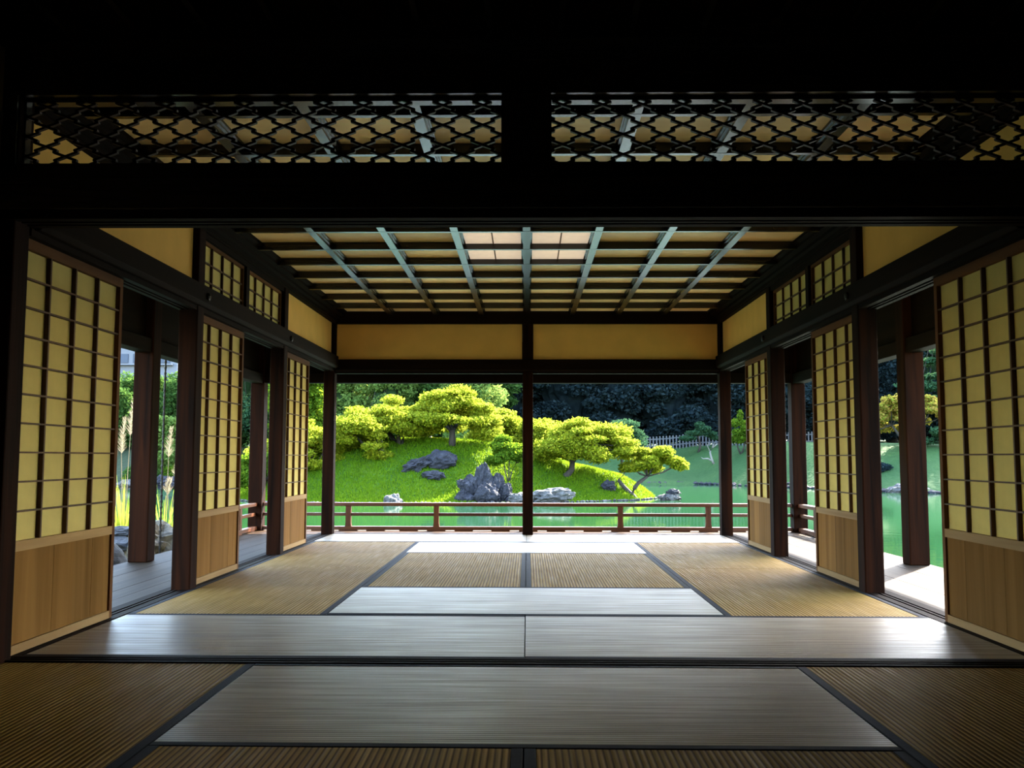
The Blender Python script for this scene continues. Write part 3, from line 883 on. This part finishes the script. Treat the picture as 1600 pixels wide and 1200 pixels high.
import bmesh
def rock_mesh(name, seed, rad, amp, sub, mat, ridge=0.0, flat_bottom=False, tilt=0.0, freq=1.6, flute=0.0):
    bm = bmesh.new()
    bmesh.ops.create_icosphere(bm, subdivisions=sub, radius=1)
    off = Vector((seed * 7.13, seed * 3.7, seed * 1.9))
    for v in bm.verts:
        d = v.co.normalized()
        k = 1 + amp * noise.fractal(d * freq + off, 1.0, 2.0, 4)
        k -= .45 * amp * abs(noise.noise(d * freq * 2.2 + off))
        # broken flat faces
        q = noise.voronoi(d * 1.9 + off)[0]
        k += amp * .45 * (q[1] - q[0] - .3)
        if ridge:
            k += ridge * abs(math.sin(4.5 * math.atan2(d.x, d.z + .25) + seed)) - ridge * .5
        taper = 1.0
        if flute:
            fl = noise.noise(Vector((d.x * 3.6, d.y * 3.6, d.z * .7)) + off)
            k -= flute * (1 - min(1, abs(fl) * 3.2))
            taper = 1 - .38 * max(0, d.z)
        co = d * k
        co.x *= taper; co.y *= taper
        v.co = Vector((co.x * rad[0] + tilt * co.z, co.y * rad[1], co.z * rad[2]))
    me = bpy.data.meshes.new(name); bm.to_mesh(me); bm.free()
    if mat: me.materials.append(mat)
    return me
def rock(name, label, loc, rad, seed, mat, amp=.32, sub=4, ridge=0.0, tilt=0.0, group=None, freq=1.6):
    o = link(name, rock_mesh(name, seed, rad, amp, sub, M[mat], ridge, tilt=tilt, freq=freq), None, loc)
    return tag(o, label, 'rock', group)

IZ = island
def on_island(x, y, dz=0): return (x, y, IZ(x, y) + dz)

# --- island maples.  crowns are given relative to each trunk base
def maple(label, bx, by, x0, x1, z0, z1, ry, forks, n, seed, mat='maple', npads=30, pr=(.34, .6), size=.064, bark='bark', name='maple_tree', cat='tree', flat=.38):
    bz = IZ(bx, by) - .04
    rng = np.random.default_rng(seed + 100)
    pads = dome_pads(rng, x0 - bx, x1 - bx, z0 - bz, z1 - bz, ry, int(npads * 1.5), pr, flat)
    n = int(n * 2.1)
    return tree(name, label, cat, (bx, by, bz), forks, pads, n, size, M[mat], M[bark], seed)
maple('broad yellow green maple with a single upright trunk behind the long rock', -3.13, 38.5, -5.15, -1.0, 1.42, 3.72, 1.7,
      [([(0, 0, 0), (.02, 0, .35), (0, 0, .68)], .16, .12), ([(0, 0, .62), (-.35, 0, .95), (-.75, .1, 1.2), (-1.0, 0, 1.5)], .10, .04),
       ([(0, 0, .62), (.25, .1, 1.0), (.5, .2, 1.5)], .10, .04), ([(0, 0, .65), (-.1, -.2, 1.3), (.0, -.3, 2.0)], .08, .03), ([(.1, 0, .8), (.6, -.2, 1.1), (.95, -.2, 1.35)], .06, .03)], 21000, 1, npads=44)
maple('yellow green maple with three trunks forking from the grass, left of the single trunked maple', -5.32, 38.6, -7.3, -4.0, 1.35, 3.15, 1.6,
      [([(0, 0, 0), (-.3, 0, .28), (-.6, 0, .7), (-.85, 0, 1.1)], .13, .05), ([(-.05, 0, .05), (-.1, .1, .5), (-.15, .1, 1.1)], .10, .05), ([(.05, 0, 0), (.2, 0, .5), (.5, 0, .85), (.8, 0, 1.2)], .12, .05)], 17000, 2, npads=36)
maple('yellow maple leaning low over the grass slope behind the left front column', -5.95, 37.3, -8.3, -5.6, .75, 2.65, 1.3,
      [([(.1, 0, 0), (-.3, 0, .2), (-.7, 0, .6), (-1.0, 0, 1.0)], .08, .04), ([(.05, 0, 0), (.05, .1, .5), (0, .1, .95)], .11, .06)], 15000, 3, npads=34)
maple('spreading maple at the left end of the island, seen past the left shoji', -9.0, 38.0, -11.5, -7.4, .15, 2.35, 1.8,
      [([(0, 0, 0), (-.2, 0, .5), (-.6, 0, 1.1)], .14, .06), ([(0, 0, 0), (.3, 0, .5), (.9, 0, 1.0)], .12, .05)], 18000, 4, npads=40)
maple('yellow maple with two thin trunks on the mound, behind the small dark maple', -1.85, 41.6, -2.75, .25, 1.0, 2.95, 1.6,
      [([(-.15, 0, 0), (-.2, 0, .5), (-.4, 0, 1.0)], .10, .05), ([(.25, 0, 0), (.3, 0, .5), (.7, 0, 1.0)], .10, .05)], 16000, 5, npads=36)
maple('yellow maple behind the middle column of the front opening', .45, 40.2, -.6, 1.75, .85, 2.55, 1.4,
      [([(0, 0, 0), (.1, 0, .5), (-.2, 0, 1.0)], .11, .05), ([(0, 0, .2), (.4, 0, .8)], .08, .05)], 13000, 7, npads=28)
maple('large spreading yellow maple with a leaning forked trunk, right of the middle column', 1.75, 38.4, .25, 4.75, .50, 2.40, 1.6,
      [([(-.45, 0, -.15), (-.1, 0, .1), (.1, 0, .35), (.14, 0, .7)], .16, .11), ([(.14, 0, .6), (-.05, 0, 1.0), (-.2, .1, 1.5)], .08, .04), ([(.14, 0, .65), (.4, 0, 1.0), (.85, 0, 1.2), (1.1, 0, 1.4)], .09, .04), ([(.14, 0, .6), (.2, -.2, 1.1), (.25, -.3, 1.6)], .07, .03)], 22000, 8, npads=46)
maple('small dark green maple with thin stems beside the fan shaped rock', -.72, 36.5, -1.6, -.02, .45, 1.62, .8,
      [([(0, 0, 0), (-.12, 0, .35), (-.2, 0, .8)], .03, .018), ([(.02, 0, 0), (.1, 0, .4), (.3, 0, .8)], .03, .018), ([(0, 0, 0), (0, .1, .6), (.05, .1, 1.2)], .03, .015)], 6500, 6, mat='maple_dk', npads=16, pr=(.22, .38))
maple('low twisted maple with a flat yellow crown at the right tip of the island', 4.22, 38.0, 3.75, 6.55, .22, 1.10, .8,
      [([(.35, -.1, -.4), (.1, 0, -.05), (-.2, 0, .25), (-.5, 0, .6)], .13, .07), ([(.05, 0, 0), (.18, 0, .3), (.35, 0, .5), (.7, 0, .75)], .12, .06)], 7500, 10, npads=18, pr=(.26, .42))
maple('low bright yellow bush on top of the mound between two maples', -4.6, 43, -5.6, -3.6, .70, 1.60, .8,
      [([(0, 0, 0), (.1, 0, .3)], .05, .03)], 8000, 11, mat='bush_y', npads=18, pr=(.28, .45), name='yellow_bush', cat='bush')
maple('low green hedge maple filling the left bank behind the left shoji gap', -10.7, 37.0, -12.2, -9.2, -.3, .9, .9,
      [([(0, 0, 0), (.1, 0, .3)], .06, .04)], 9000, 12, mat='maple_dk', npads=22, name='green_bush', cat='bush')
maple('pine with dark green layered tips rising behind the large spreading maple', 4.4, 44, 3.3, 5.8, .7, 2.68, 1.0,
      [([(0, 0, 0), (.1, 0, .8), (.0, 0, 1.8)], .10, .04)], 9000, 13, mat='pine', npads=22, name='pine_tree', flat=.3)

# --- evergreens behind the island
def evergreen(label, x, y, h, r, mat, seed, n=24000, size=.11, name='evergreen_tree', conical=.5, group=None, z=None):
    z = far_bank(x, y) if z is None else z
    z = max(z, -.8)
    rng = np.random.default_rng(seed)
    pads = []
    for i in range(90):
        q = rng.uniform(0, 1) ** .9
        zz = h * (.10 + .86 * q)
        rr = r * (1 - conical * q) * (1 - .25 * (1 - q)) * math.sqrt(rng.uniform(.25, 1))
        a = rng.uniform(0, 2 * math.pi)
        s = r * rng.uniform(.22, .40)
        pads.append(((rr * math.cos(a), rr * math.sin(a), zz), (s, s, s * .8)))
    t = tree(name, label, 'tree', (x, y, z), [([(0, 0, 0), (.1, 0, h * .4), (0, 0, h * .85)], .22, .06)], pads, n, size, M[mat], M['bark'], seed, group,
             core=((0, 0, h * .48), (r * .42, r * .42, h * .36)), power=4)
    return t
evergreen('light green feathery conifer standing behind the island, above the forked maple', -8.3, 54.5, 9.5, 2.1, 'conifer', 21, conical=.35)
evergreen('second light green conifer partly behind the left front column', -11.2, 55.5, 9.0, 1.9, 'conifer', 22, conical=.4)
evergreen('mid green tree seen between the left shoji and the left front column', -14.6, 57, 10.5, 2.8, 'green', 23)
evergreen('dark green tree filling the gap beside the left corner post', -18.4, 58, 11, 3.0, 'pine', 24)
evergreen('dark green tree between the light conifer and the pale pine', -6.1, 58, 10, 2.4, 'green', 25)
evergreen('pale green pine with rounded needle clumps behind the tallest maple', -3.1, 52, 6.9, 2.0, 'conifer', 26, conical=.3, size=.11)
evergreen('broad green pine standing behind the middle of the island', -4.6, 56, 8.5, 2.4, 'green', 27, conical=.3)
evergreen('rounded green pine on the left bank behind the yellow crown', -10.6, 43, 4.6, 1.6, 'maple_dk', 28, conical=.3, size=.10, z=.2)

# --- shaded forest beyond the far lawn (look alikes)
def forest_mesh(seed):
    rng = np.random.default_rng(seed)
    pads = []
    for i in range(85):
        q = rng.uniform(0, 1)
        zz = 1.0 + 12.5 * q
        prof = math.sin(math.pi * min(1, (q * .82 + .18))) ** .6
        rr = 3.5 * prof * math.sqrt(rng.uniform(.35, 1))
        a = rng.uniform(0, 2 * math.pi)
        s = rng.uniform(.7, 1.35)
        pads.append(((rr * math.cos(a), rr * math.sin(a), zz), (s, s, s * .7)))
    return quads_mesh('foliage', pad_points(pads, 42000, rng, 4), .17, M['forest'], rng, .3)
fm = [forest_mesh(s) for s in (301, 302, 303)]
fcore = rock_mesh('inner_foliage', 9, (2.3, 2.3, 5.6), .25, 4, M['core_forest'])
ftrunk = MB().tube([(0, 0, 0), (.1, 0, 3), (0, 0, 7)], [.35, .3, .2], 8).mesh('trunk', M['bark'], True)
fr_ = random.Random(11)
spots = []
for i in range(14): spots.append((-1.5 + i * 4.1 + fr_.uniform(-.7, .7), 71 + fr_.uniform(-1.2, 1.8) - (max(0, i - 7) * .8)))
for i in range(13): spots.append((-6 + i * 4.8 + fr_.uniform(-1, 1), 79 + fr_.uniform(-1.5, 1.5)))
fgreen = None
def back_tree(i, x, y_, sz):
    global fgreen
    if fgreen is None:
        fgreen = []
        for k in range(2):
            m_ = fm[k].copy(); m_.materials.clear(); m_.materials.append(M['green']); fgreen.append(m_)
    t = thing('forest_tree', 'green broadleaf tree of the far row behind the left bank and the island', 'tree', (x, y_, far_bank(x, y_) - .3), 'trees of the far left row', rz=fr_.uniform(0, 6.28))
    t.scale = (1, 1, sz)
    link('foliage', fgreen[i % 2], t); link('inner_foliage', fcore, t, (0, 0, 6.9)); link('trunk', ftrunk, t)
for i in range(12):
    x = -50 + i * 4.1
    back_tree(i, x, 68 + fr_.uniform(-1, 1), .36 if x < -22 else .82)
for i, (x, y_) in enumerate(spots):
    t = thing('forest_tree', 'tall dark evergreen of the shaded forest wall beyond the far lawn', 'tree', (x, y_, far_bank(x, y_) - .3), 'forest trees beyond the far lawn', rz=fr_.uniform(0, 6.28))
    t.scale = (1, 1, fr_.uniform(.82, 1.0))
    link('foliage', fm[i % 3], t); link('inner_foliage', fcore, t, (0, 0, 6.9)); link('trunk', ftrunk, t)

# --- far lawn plants
def far_tree(name, label, x, y, pads, forks, n, size, mat, seed, bark='bark'):
    return tree(name, label, 'tree', (x, y, far_bank(x, y) - .05), forks, pads, n, size, M[mat], M[bark], seed)
rng = np.random.default_rng(5)
far_tree('pine_tree', 'small spreading pine on the far lawn in front of the picket fence', 11.9, 64.5,
         [((-.75, 0, 1.0), (.6, .5, .18)), ((-.2, .1, 1.35), (.7, .5, .2)), ((.35, 0, 1.65), (.55, .45, .22)), ((.1, 0, 1.95), (.35, .3, .2)), ((.8, 0, 1.3), (.5, .4, .2)), ((1.15, .2, 1.05), (.35, .3, .15))],
         [([(0, 0, 0), (.15, 0, .5), (0, 0, 1.1), (.2, 0, 1.6)], .09, .04)], 5000, .10, 'pine', 41)
far_tree('shrub_tree', 'leafy green shrub tree with several stems on the far lawn, past the right front column', 13.9, 60.5,
         [((rng.uniform(-.7, .7), rng.uniform(-.5, .5), rng.uniform(.9, 2.3)), (.38, .34, .26)) for i in range(16)] + [((.0, 0, 2.5), (.22, .22, .4))],
         [([(0, 0, 0), (-.2, 0, .5), (-.3, 0, 1.2)], .06, .03), ([(.05, 0, 0), (.25, 0, .6), (.35, 0, 1.3)], .06, .03)], 6000, .085, 'maple_dk', 42)
t = thing('bare_tree', 'small grey leafless crooked tree on the far lawn', 'tree', (12.35, 61.5, far_bank(12.35, 61.5) - .05))
mb = MB()
mb.tube([(0, 0, 0), (-.15, 0, .35), (-.25, 0, .8), (-.05, 0, 1.15), (.1, 0, 1.5)], [.09, .08, .06, .05, .02], 7)
mb.tube([(-.1, 0, .2), (-.4, 0, .38), (-.7, 0, .36), (-.85, 0, .48)], [.06, .05, .035, .015], 6)
mb.tube([(-.05, 0, 1.1), (.25, 0, 1.35), (.5, .1, 1.3)], [.04, .03, .012], 6)
mb.tube([(-.22, 0, .8), (-.4, 0, 1.2), (-.3, 0, 1.45)], [.04, .025, .01], 6)
obj('trunk', mb, M['grey_bark'], t, smooth=True)
far_tree('maple_tree', 'yellow and orange autumn maple on the right bank, seen through the right opening', 20.8, 51.0,
         dome_pads(np.random.default_rng(77), -2.3, 2.6, .9, 3.2, 1.4, 40, (.35, .6)),
         [([(0, 0, 0), (-.3, 0, .6), (-.8, 0, 1.3)], .12, .05), ([(0, 0, 0), (.4, 0, .7), (.9, 0, 1.4)], .12, .05)], 20000, .10, 'maple_or', 43)
far_tree('shrub', 'grey green shrub under the orange maple on the right bank', 22.6, 50.2,
         [((rng.uniform(-.8, .8), rng.uniform(-.5, .5), rng.uniform(.3, 1.1)), (.4, .35, .22)) for i in range(14)], [([(0, 0, 0), (.1, 0, .5)], .05, .03)], 5000, .09, 'pine', 44)
far_tree('shrub', 'low dark clipped shrub on the shaded slope of the right bank', 18.5, 49.2,
         [((0, 0, .2), (.75, .5, .3))], [([(0, 0, 0), (0, 0, .2)], .05, .03)], 3500, .06, 'forest', 45)
rngp = np.random.default_rng(9)
pads = []
for k in range(9):
    zz = 2.9 + k * .75
    for q in range(3): pads.append(((rngp.uniform(-1.5, 1.5), rngp.uniform(-1, 1), zz + rngp.uniform(-.15, .15)), (rngp.uniform(.7, 1.1), .7, .2)))
far_tree('pine_tree', 'tall blue green pine in flat layers behind the orange maple', 25.2, 56.5, pads, [([(0, 0, 0), (.2, 0, 4), (0, 0, 9)], .2, .08)], 16000, .13, 'pine', 46)
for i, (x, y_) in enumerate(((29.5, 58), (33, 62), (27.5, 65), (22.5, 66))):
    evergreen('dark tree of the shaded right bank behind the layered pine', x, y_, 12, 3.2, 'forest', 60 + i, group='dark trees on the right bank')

# picket fence on the far lawn
fx0, fx1, fy = 6.5, 21.0, 67.0
fe = thing('picket_fence', 'weathered grey picket fence along the top of the far lawn before the forest', 'fence', (0, fy, 0))
pk = MB().box(-.05, -.02, -.1, .05, .02, .95).mesh('picket', M['fence'])
n = 62
for i in range(n):
    x = fx0 + (fx1 - fx0) * i / (n - 1)
    o = link('picket', pk, fe, (x, 0, far_bank(x, fy)))
for h in (.22, .70):
    for i in range(8):
        xa, xb = fx0 + (fx1 - fx0) * i / 8, fx0 + (fx1 - fx0) * (i + 1) / 8
        za, zb = far_bank(xa, fy) + h, far_bank(xb, fy) + h
        obj('fence_rail', MB().hexa([(xa, .02, za), (xb, .02, zb), (xb, .06, zb), (xa, .06, za), (xa, .02, za + .09), (xb, .02, zb + .09), (xb, .06, zb + .09), (xa, .06, za + .09)]), M['fence'], fe)

# --- rocks
fan = MB()
def add_mesh(mb, me, loc, rot=0.0):
    b0 = len(mb.v)
    c, s_ = math.cos(rot), math.sin(rot)
    for v in me.vertices:
        x_, z_ = v.co.x * c + v.co.z * s_, -v.co.x * s_ + v.co.z * c
        mb.v.append((x_ + loc[0], v.co.y + loc[1], z_ + loc[2]))
    for p_ in me.polygons: mb.f.append([b0 + i for i in p_.vertices])
for i, (lx, ly, lz, rx, ry, rz, rot) in enumerate((
        (.02, .12, .70, .50, .34, .76, -.05), (.46, .12, .58, .36, .28, .58, .25), (-.46, .05, .50, .42, .30, .56, -.22), (-.76, 0, .60, .24, .22, .28, -.8),
        (-.66, -.14, .12, .42, .32, .42, -.05), (.20, -.34, .26, .54, .38, .52, .0),
        (.84, -.03, .36, .30, .26, .42, .5), (1.0, -.12, .02, .24, .24, .30, .3))):
    add_mesh(fan, rock_mesh('fan', 50 + i, (rx, ry, rz), .24, 4, None, .0, freq=1.2, flute=.20), (lx, ly, lz), rot)
o = obj('fan_rock', fan, M['rock'], loc=(-1.66, 34.9, -.86))
tag(o, 'large blue grey fan shaped rock with upright flutes at the island shore', 'rock')
rock('boulder', 'long dark grey boulder on the grass in front of the single trunked maple', (-3.45, 36.9, IZ(-3.45, 36.9) + .22), (.66, .42, .42), 3, 'rock', .22, ridge=.06)
rock('boulder', 'jagged low grey boulder at the left end of the long boulder', (-4.42, 36.6, IZ(-4.42, 36.6) + .10), (.46, .34, .32), 4, 'rock', .5, ridge=.08, tilt=.25)
rock('boulder', 'small flat grey boulder on the slope below the two larger ones', (-3.66, 36.1, IZ(-3.66, 36.1) + .07), (.46, .30, .20), 5, 'rock', .36)
rock('boulder', 'pale rounded rock standing in the water at the island shore', (-4.85, 33.5, -.86), (.36, .30, .32), 6, 'rock_light', .3)
rock('boulder', 'long pale grey rock at the waterline behind the middle column', (.85, 34.3, -.66), (.80, .40, .30), 8, 'rock_light', .42, ridge=.06, tilt=.2)
rock('boulder', 'low pale rock at the waterline beside the fan shaped rock', (-.25, 34.2, -.72), (.42, .32, .24), 18, 'rock_light', .35)
rock('boulder', 'dark angular rock set in the bright grass right of the leaning maple', (3.3, 37.6, IZ(3.3, 37.6) + .15), (.28, .26, .24), 9, 'rock', .5)
rock('boulder', 'grey rock standing in the water off the right tip of the island', (5.75, 37.3, -.86), (.42, .30, .26), 10, 'rock_light', .5)
rock('boulder', 'flat capped grey rock on top of the water rock off the island tip', (5.86, 37.3, -.58), (.28, .24, .12), 20, 'rock', .35)
rock('boulder', 'dark rock at the far shore seen beside the right corner post', (16.1, 53.2, -.80), (1.3, .6, .55), 11, 'rock', .35)
rock('boulder', 'pale grey rock at the right shore seen through the right opening', (18.6, 45.6, -.84), (.95, .5, .40), 12, 'rock_light', .3)
# stone edging of the shores
def edging(name, label, pts, size, mat, seed, jit):
    rr = random.Random(seed)
    mb = MB()
    base = [rock_mesh('s', seed + i, (1, 1, .7), .3, 1, None) for i in range(4)]
    for x_, y_ in pts:
        s_ = size * rr.uniform(.6, 1.35)
        b0 = len(mb.v); me = base[rr.randrange(4)]
        dx, dy = rr.uniform(-jit, jit), rr.uniform(-jit, jit)
        for v in me.vertices: mb.v.append((x_ + dx + v.co.x * s_, y_ + dy + v.co.y * s_, WATER + .02 + v.co.z * s_))
        for p_ in me.polygons: mb.f.append([b0 + i for i in p_.vertices])
    o = obj(name, mb, M[mat])
    return tag(o, label, 'stones', kind='stuff')
edging('shore_pebbles', 'line of small pale stones along the island waterline', [(-12.6 + i * .075, interp(-12.6 + i * .075, ISH) + .06) for i in range(int(18.2 / .075))], .06, 'rock_light', 70, .05)
edging('shore_stones', 'low grey stone edging along the far shore', [(-5 + i * .13, interp(-5 + i * .13, FSH) + .25) for i in range(300)], .20, 'rock', 71, .12)
edging('shore_stones', 'dark stone edging of the left bank beyond the reeds', [(-44 + i * .5, interp(-44 + i * .5, FSH) + .4) for i in range(70)], .55, 'rock', 72, .4)

# turf blades on the island slope
rng = np.random.default_rng(99)
n = 90000
gx = rng.uniform(-12.5, 5.4, n); gy = np.array([interp(v, ISH) for v in gx]) + .15 + rng.uniform(0, 1, n) ** 1.2 * 7.0
gz = np.array([IZ(a, b_) for a, b_ in zip(gx, gy)])
hgt = rng.uniform(.05, .13, n); ang = rng.uniform(0, 2 * np.pi, n); wd_ = .022
lean = rng.normal(0, .04, (n, 2))
B = np.stack([gx, gy, gz - .01], 1)
dv = np.stack([np.cos(ang) * wd_, np.sin(ang) * wd_, np.zeros(n)], 1)
T = B + np.stack([lean[:, 0], lean[:, 1], hgt], 1)
V = np.stack([B - dv, B + dv, T], 1).reshape(-1, 3)
me = bpy.data.meshes.new('turf_blades')
me.vertices.add(3 * n); me.loops.add(3 * n); me.polygons.add(n)
me.vertices.foreach_set('co', V.astype(np.float32).ravel())
me.loops.foreach_set('vertex_index', np.arange(3 * n, dtype=np.int32))
me.polygons.foreach_set('loop_start', np.arange(0, 3 * n, 3, dtype=np.int32))
me.update(calc_edges=True); me.materials.append(M['turf'])
tag(link('turf_grass', me), 'short sunlit grass covering the island slope', 'grass', kind='stuff')

# --- left bank: round trees, building, pampas grass, stones
lt = [('rounded bright green tree at the left edge of the left gap, under the open sky', -26.3, 58, 4.6, 2.3, 'green', 31),
      ('rounded green tree behind the stout veranda post on the left', -23.2, 60, 4.6, 2.3, 'green', 32),
      ('yellow green domed tree in front of the taller trees, beside the thin rain chain', -20.6, 52, 3.6, 1.4, 'conifer', 33),
      ('dark green tree right of the thin rain chain, under the pale building', -20.8, 60, 4.9, 2.1, 'pine', 34),
      ('green tree beyond the left edge of the left gap', -30.5, 59, 4.6, 2.5, 'green', 35)]
for lb, x, y_, h, r_, mt, sd_ in lt: evergreen(lb, x, y_, h, r_, mt, sd_, conical=.25, name='round_tree', size=.12)
for i, (x, y_, r_) in enumerate(((-19.6, 51.2, .9), (-21.2, 50.6, 1.0), (-18.6, 52.8, 1.0))):
    rng = np.random.default_rng(200 + i)
    t = thing('clipped_shrub', ('bright green clipped shrub right of the rain chain on the left bank', 'dark green clipped shrub beyond the reeds between post and rain chain', 'low clipped shrub on the left bank, half hidden by the first column')[i], 'shrub', (x, y_, far_bank(x, y_)))
    P = pad_points([((0, 0, .35 * r_), (r_, r_ * .8, .75 * r_))], 4500, rng, 8)
    link('foliage', quads_mesh('foliage', P, .07, M['maple_dk' if i != 1 else 'green'], rng, .3), t)
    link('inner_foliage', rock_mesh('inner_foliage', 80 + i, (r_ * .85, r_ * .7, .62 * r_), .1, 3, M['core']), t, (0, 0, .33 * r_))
rock('boulder', 'blue grey boulder at the left shore right of the rain chain', (-19.6, 49.7, -.62), (.75, .5, .42), 13, 'rock', .35)
rock('boulder', 'pale flat stone beyond the reeds at the left shore', (-21.0, 48.6, -.75), (.9, .5, .3), 14, 'rock_light', .35)
# pale high rise far behind
bx, by = -56.0, 130.0
bd = thing('apartment_tower', 'pale high rise with blue window bands above the trees in the left gap', 'building', (bx, by, 0))
obj('wall', MB().box(-7, 0, 0, 6.2, 10, 24), M['white_wall'], bd)
for k in range(6):
    z = 4.5 + k * 3.2
    for q in range(4):
        obj('window', MB().box(-6.2 + q * 3.0, -.12, z, -3.9 + q * 3.0, -.02, z + 1.3), M['glass'], bd)
    obj('balcony_slab', MB().box(-6.6, -.7, z - .35, 5.6, -.03, z - .15), M['white_wall'], bd)
obj('drain_pipe', MB().box(2.9, -.35, 2, 3.15, -.1, 23), M['glass'], bd)

def pampas(x, y_, z, nb, plumes, seed, label, hb=.9):
    rr = random.Random(seed)
    t = thing('pampas_grass', label, 'grass clump', (x, y_, z))
    mb = MB()
    for i in range(nb):
        a = rr.uniform(0, 6.28); L = hb * rr.uniform(.6, 1.15); sp = rr.uniform(.12, .5)
        dx, dy = math.cos(a) * sp, math.sin(a) * sp
        px, py = math.cos(a) * .05 * rr.random(), math.sin(a) * .05 * rr.random()
        w_ = .009; ox, oy = -math.sin(a) * w_, math.cos(a) * w_
        prev = None
        for k in range(5):
            q = k / 4
            cx_, cy_ = px + dx * q ** 1.6, py + dy * q ** 1.6
            cz_ = L * (q - .28 * q ** 3 * (sp / .3))
            ww = 1 - .9 * q
            cur = (len(mb.v), len(mb.v) + 1)
            mb.v += [(cx_ - ox * ww, cy_ - oy * ww, cz_), (cx_ + ox * ww, cy_ + oy * ww, cz_)]
            if prev: mb.f.append([prev[0], prev[1], cur[1], cur[0]])
            prev = cur
    tag(obj('grass_blades', mb, M['reed'], t), kind='stuff')
    for (dx, top_, ln) in plumes:
        pm = MB()
        pm.tube([(dx * .3, 0, 0), (dx * .7, 0, top_ * .6), (dx, 0, top_ - ln)], [.005, .004, .003], 5)
        for i in range(150):
            q = rr.random(); z0 = top_ - ln + ln * q
            a = rr.uniform(0, 6.28); l2 = .075 * (1 - .65 * q)
            ex, ey = math.cos(a) * l2, math.sin(a) * l2 * .7
            bx_ = dx + .03 * q * q
            b0 = len(pm.v)
            w_ = .0022
            pm.v += [(bx_ - w_, 0, z0), (bx_ + w_, 0, z0), (bx_ + ex, ey, z0 + .085 * (1 - .4 * q))]
            pm.f.append([b0, b0 + 1, b0 + 2])
        obj('plume', pm, M['plume'], t)
pampas(-4.80, 11.0, -.62, 260, [(-.05, 1.86, .42), (.05, 2.08, .42), (-.15, 1.7, .38)], 1, 'pampas grass clump with tall plumes left of the veranda post', 1.25)
pampas(-4.30, 11.0, -.62, 170, [(.02, 1.74, .34), (.12, 1.35, .2)], 2, 'pampas grass clump with one plume between the veranda post and the rain chain', 1.15)
pampas(-4.02, 10.6, -.62, 50, [(-.1, 1.15, .18)], 3, 'thin arching grass clump behind the rain chain', .85)
rock('water_basin', 'dark squared stone basin outside the left deck', (-3.42, 7.35, -.14), (.27, .28, .30), 15, 'rock_black', .12, freq=.9)
rock('flat_stone', 'flat dark slab stone, lower one on the stone basin edge', (-3.55, 8.05, .02), (.24, .2, .07), 16, 'rock_black', .25)
rock('flat_stone', 'flat dark slab stone, upper one of the small stack beyond the basin', (-3.60, 8.25, .12), (.20, .17, .05), 17, 'rock_black', .25)
rock('boulder', 'sandy pitted boulder close outside the left deck behind the rain chain', (-3.46, 8.75, -.14), (.36, .34, .30), 19, 'rock_sand', .35)
rock('boulder', 'small dark boulder between the veranda post and the pitted boulder', (-3.36, 8.05, -.10), (.13, .16, .24), 22, 'rock_sand', .3)
rock('boulder', 'low sandy stone beside the deck under the rain chain', (-3.3, 7.95, -.28), (.2, .25, .17), 23, 'rock_sand', .3)
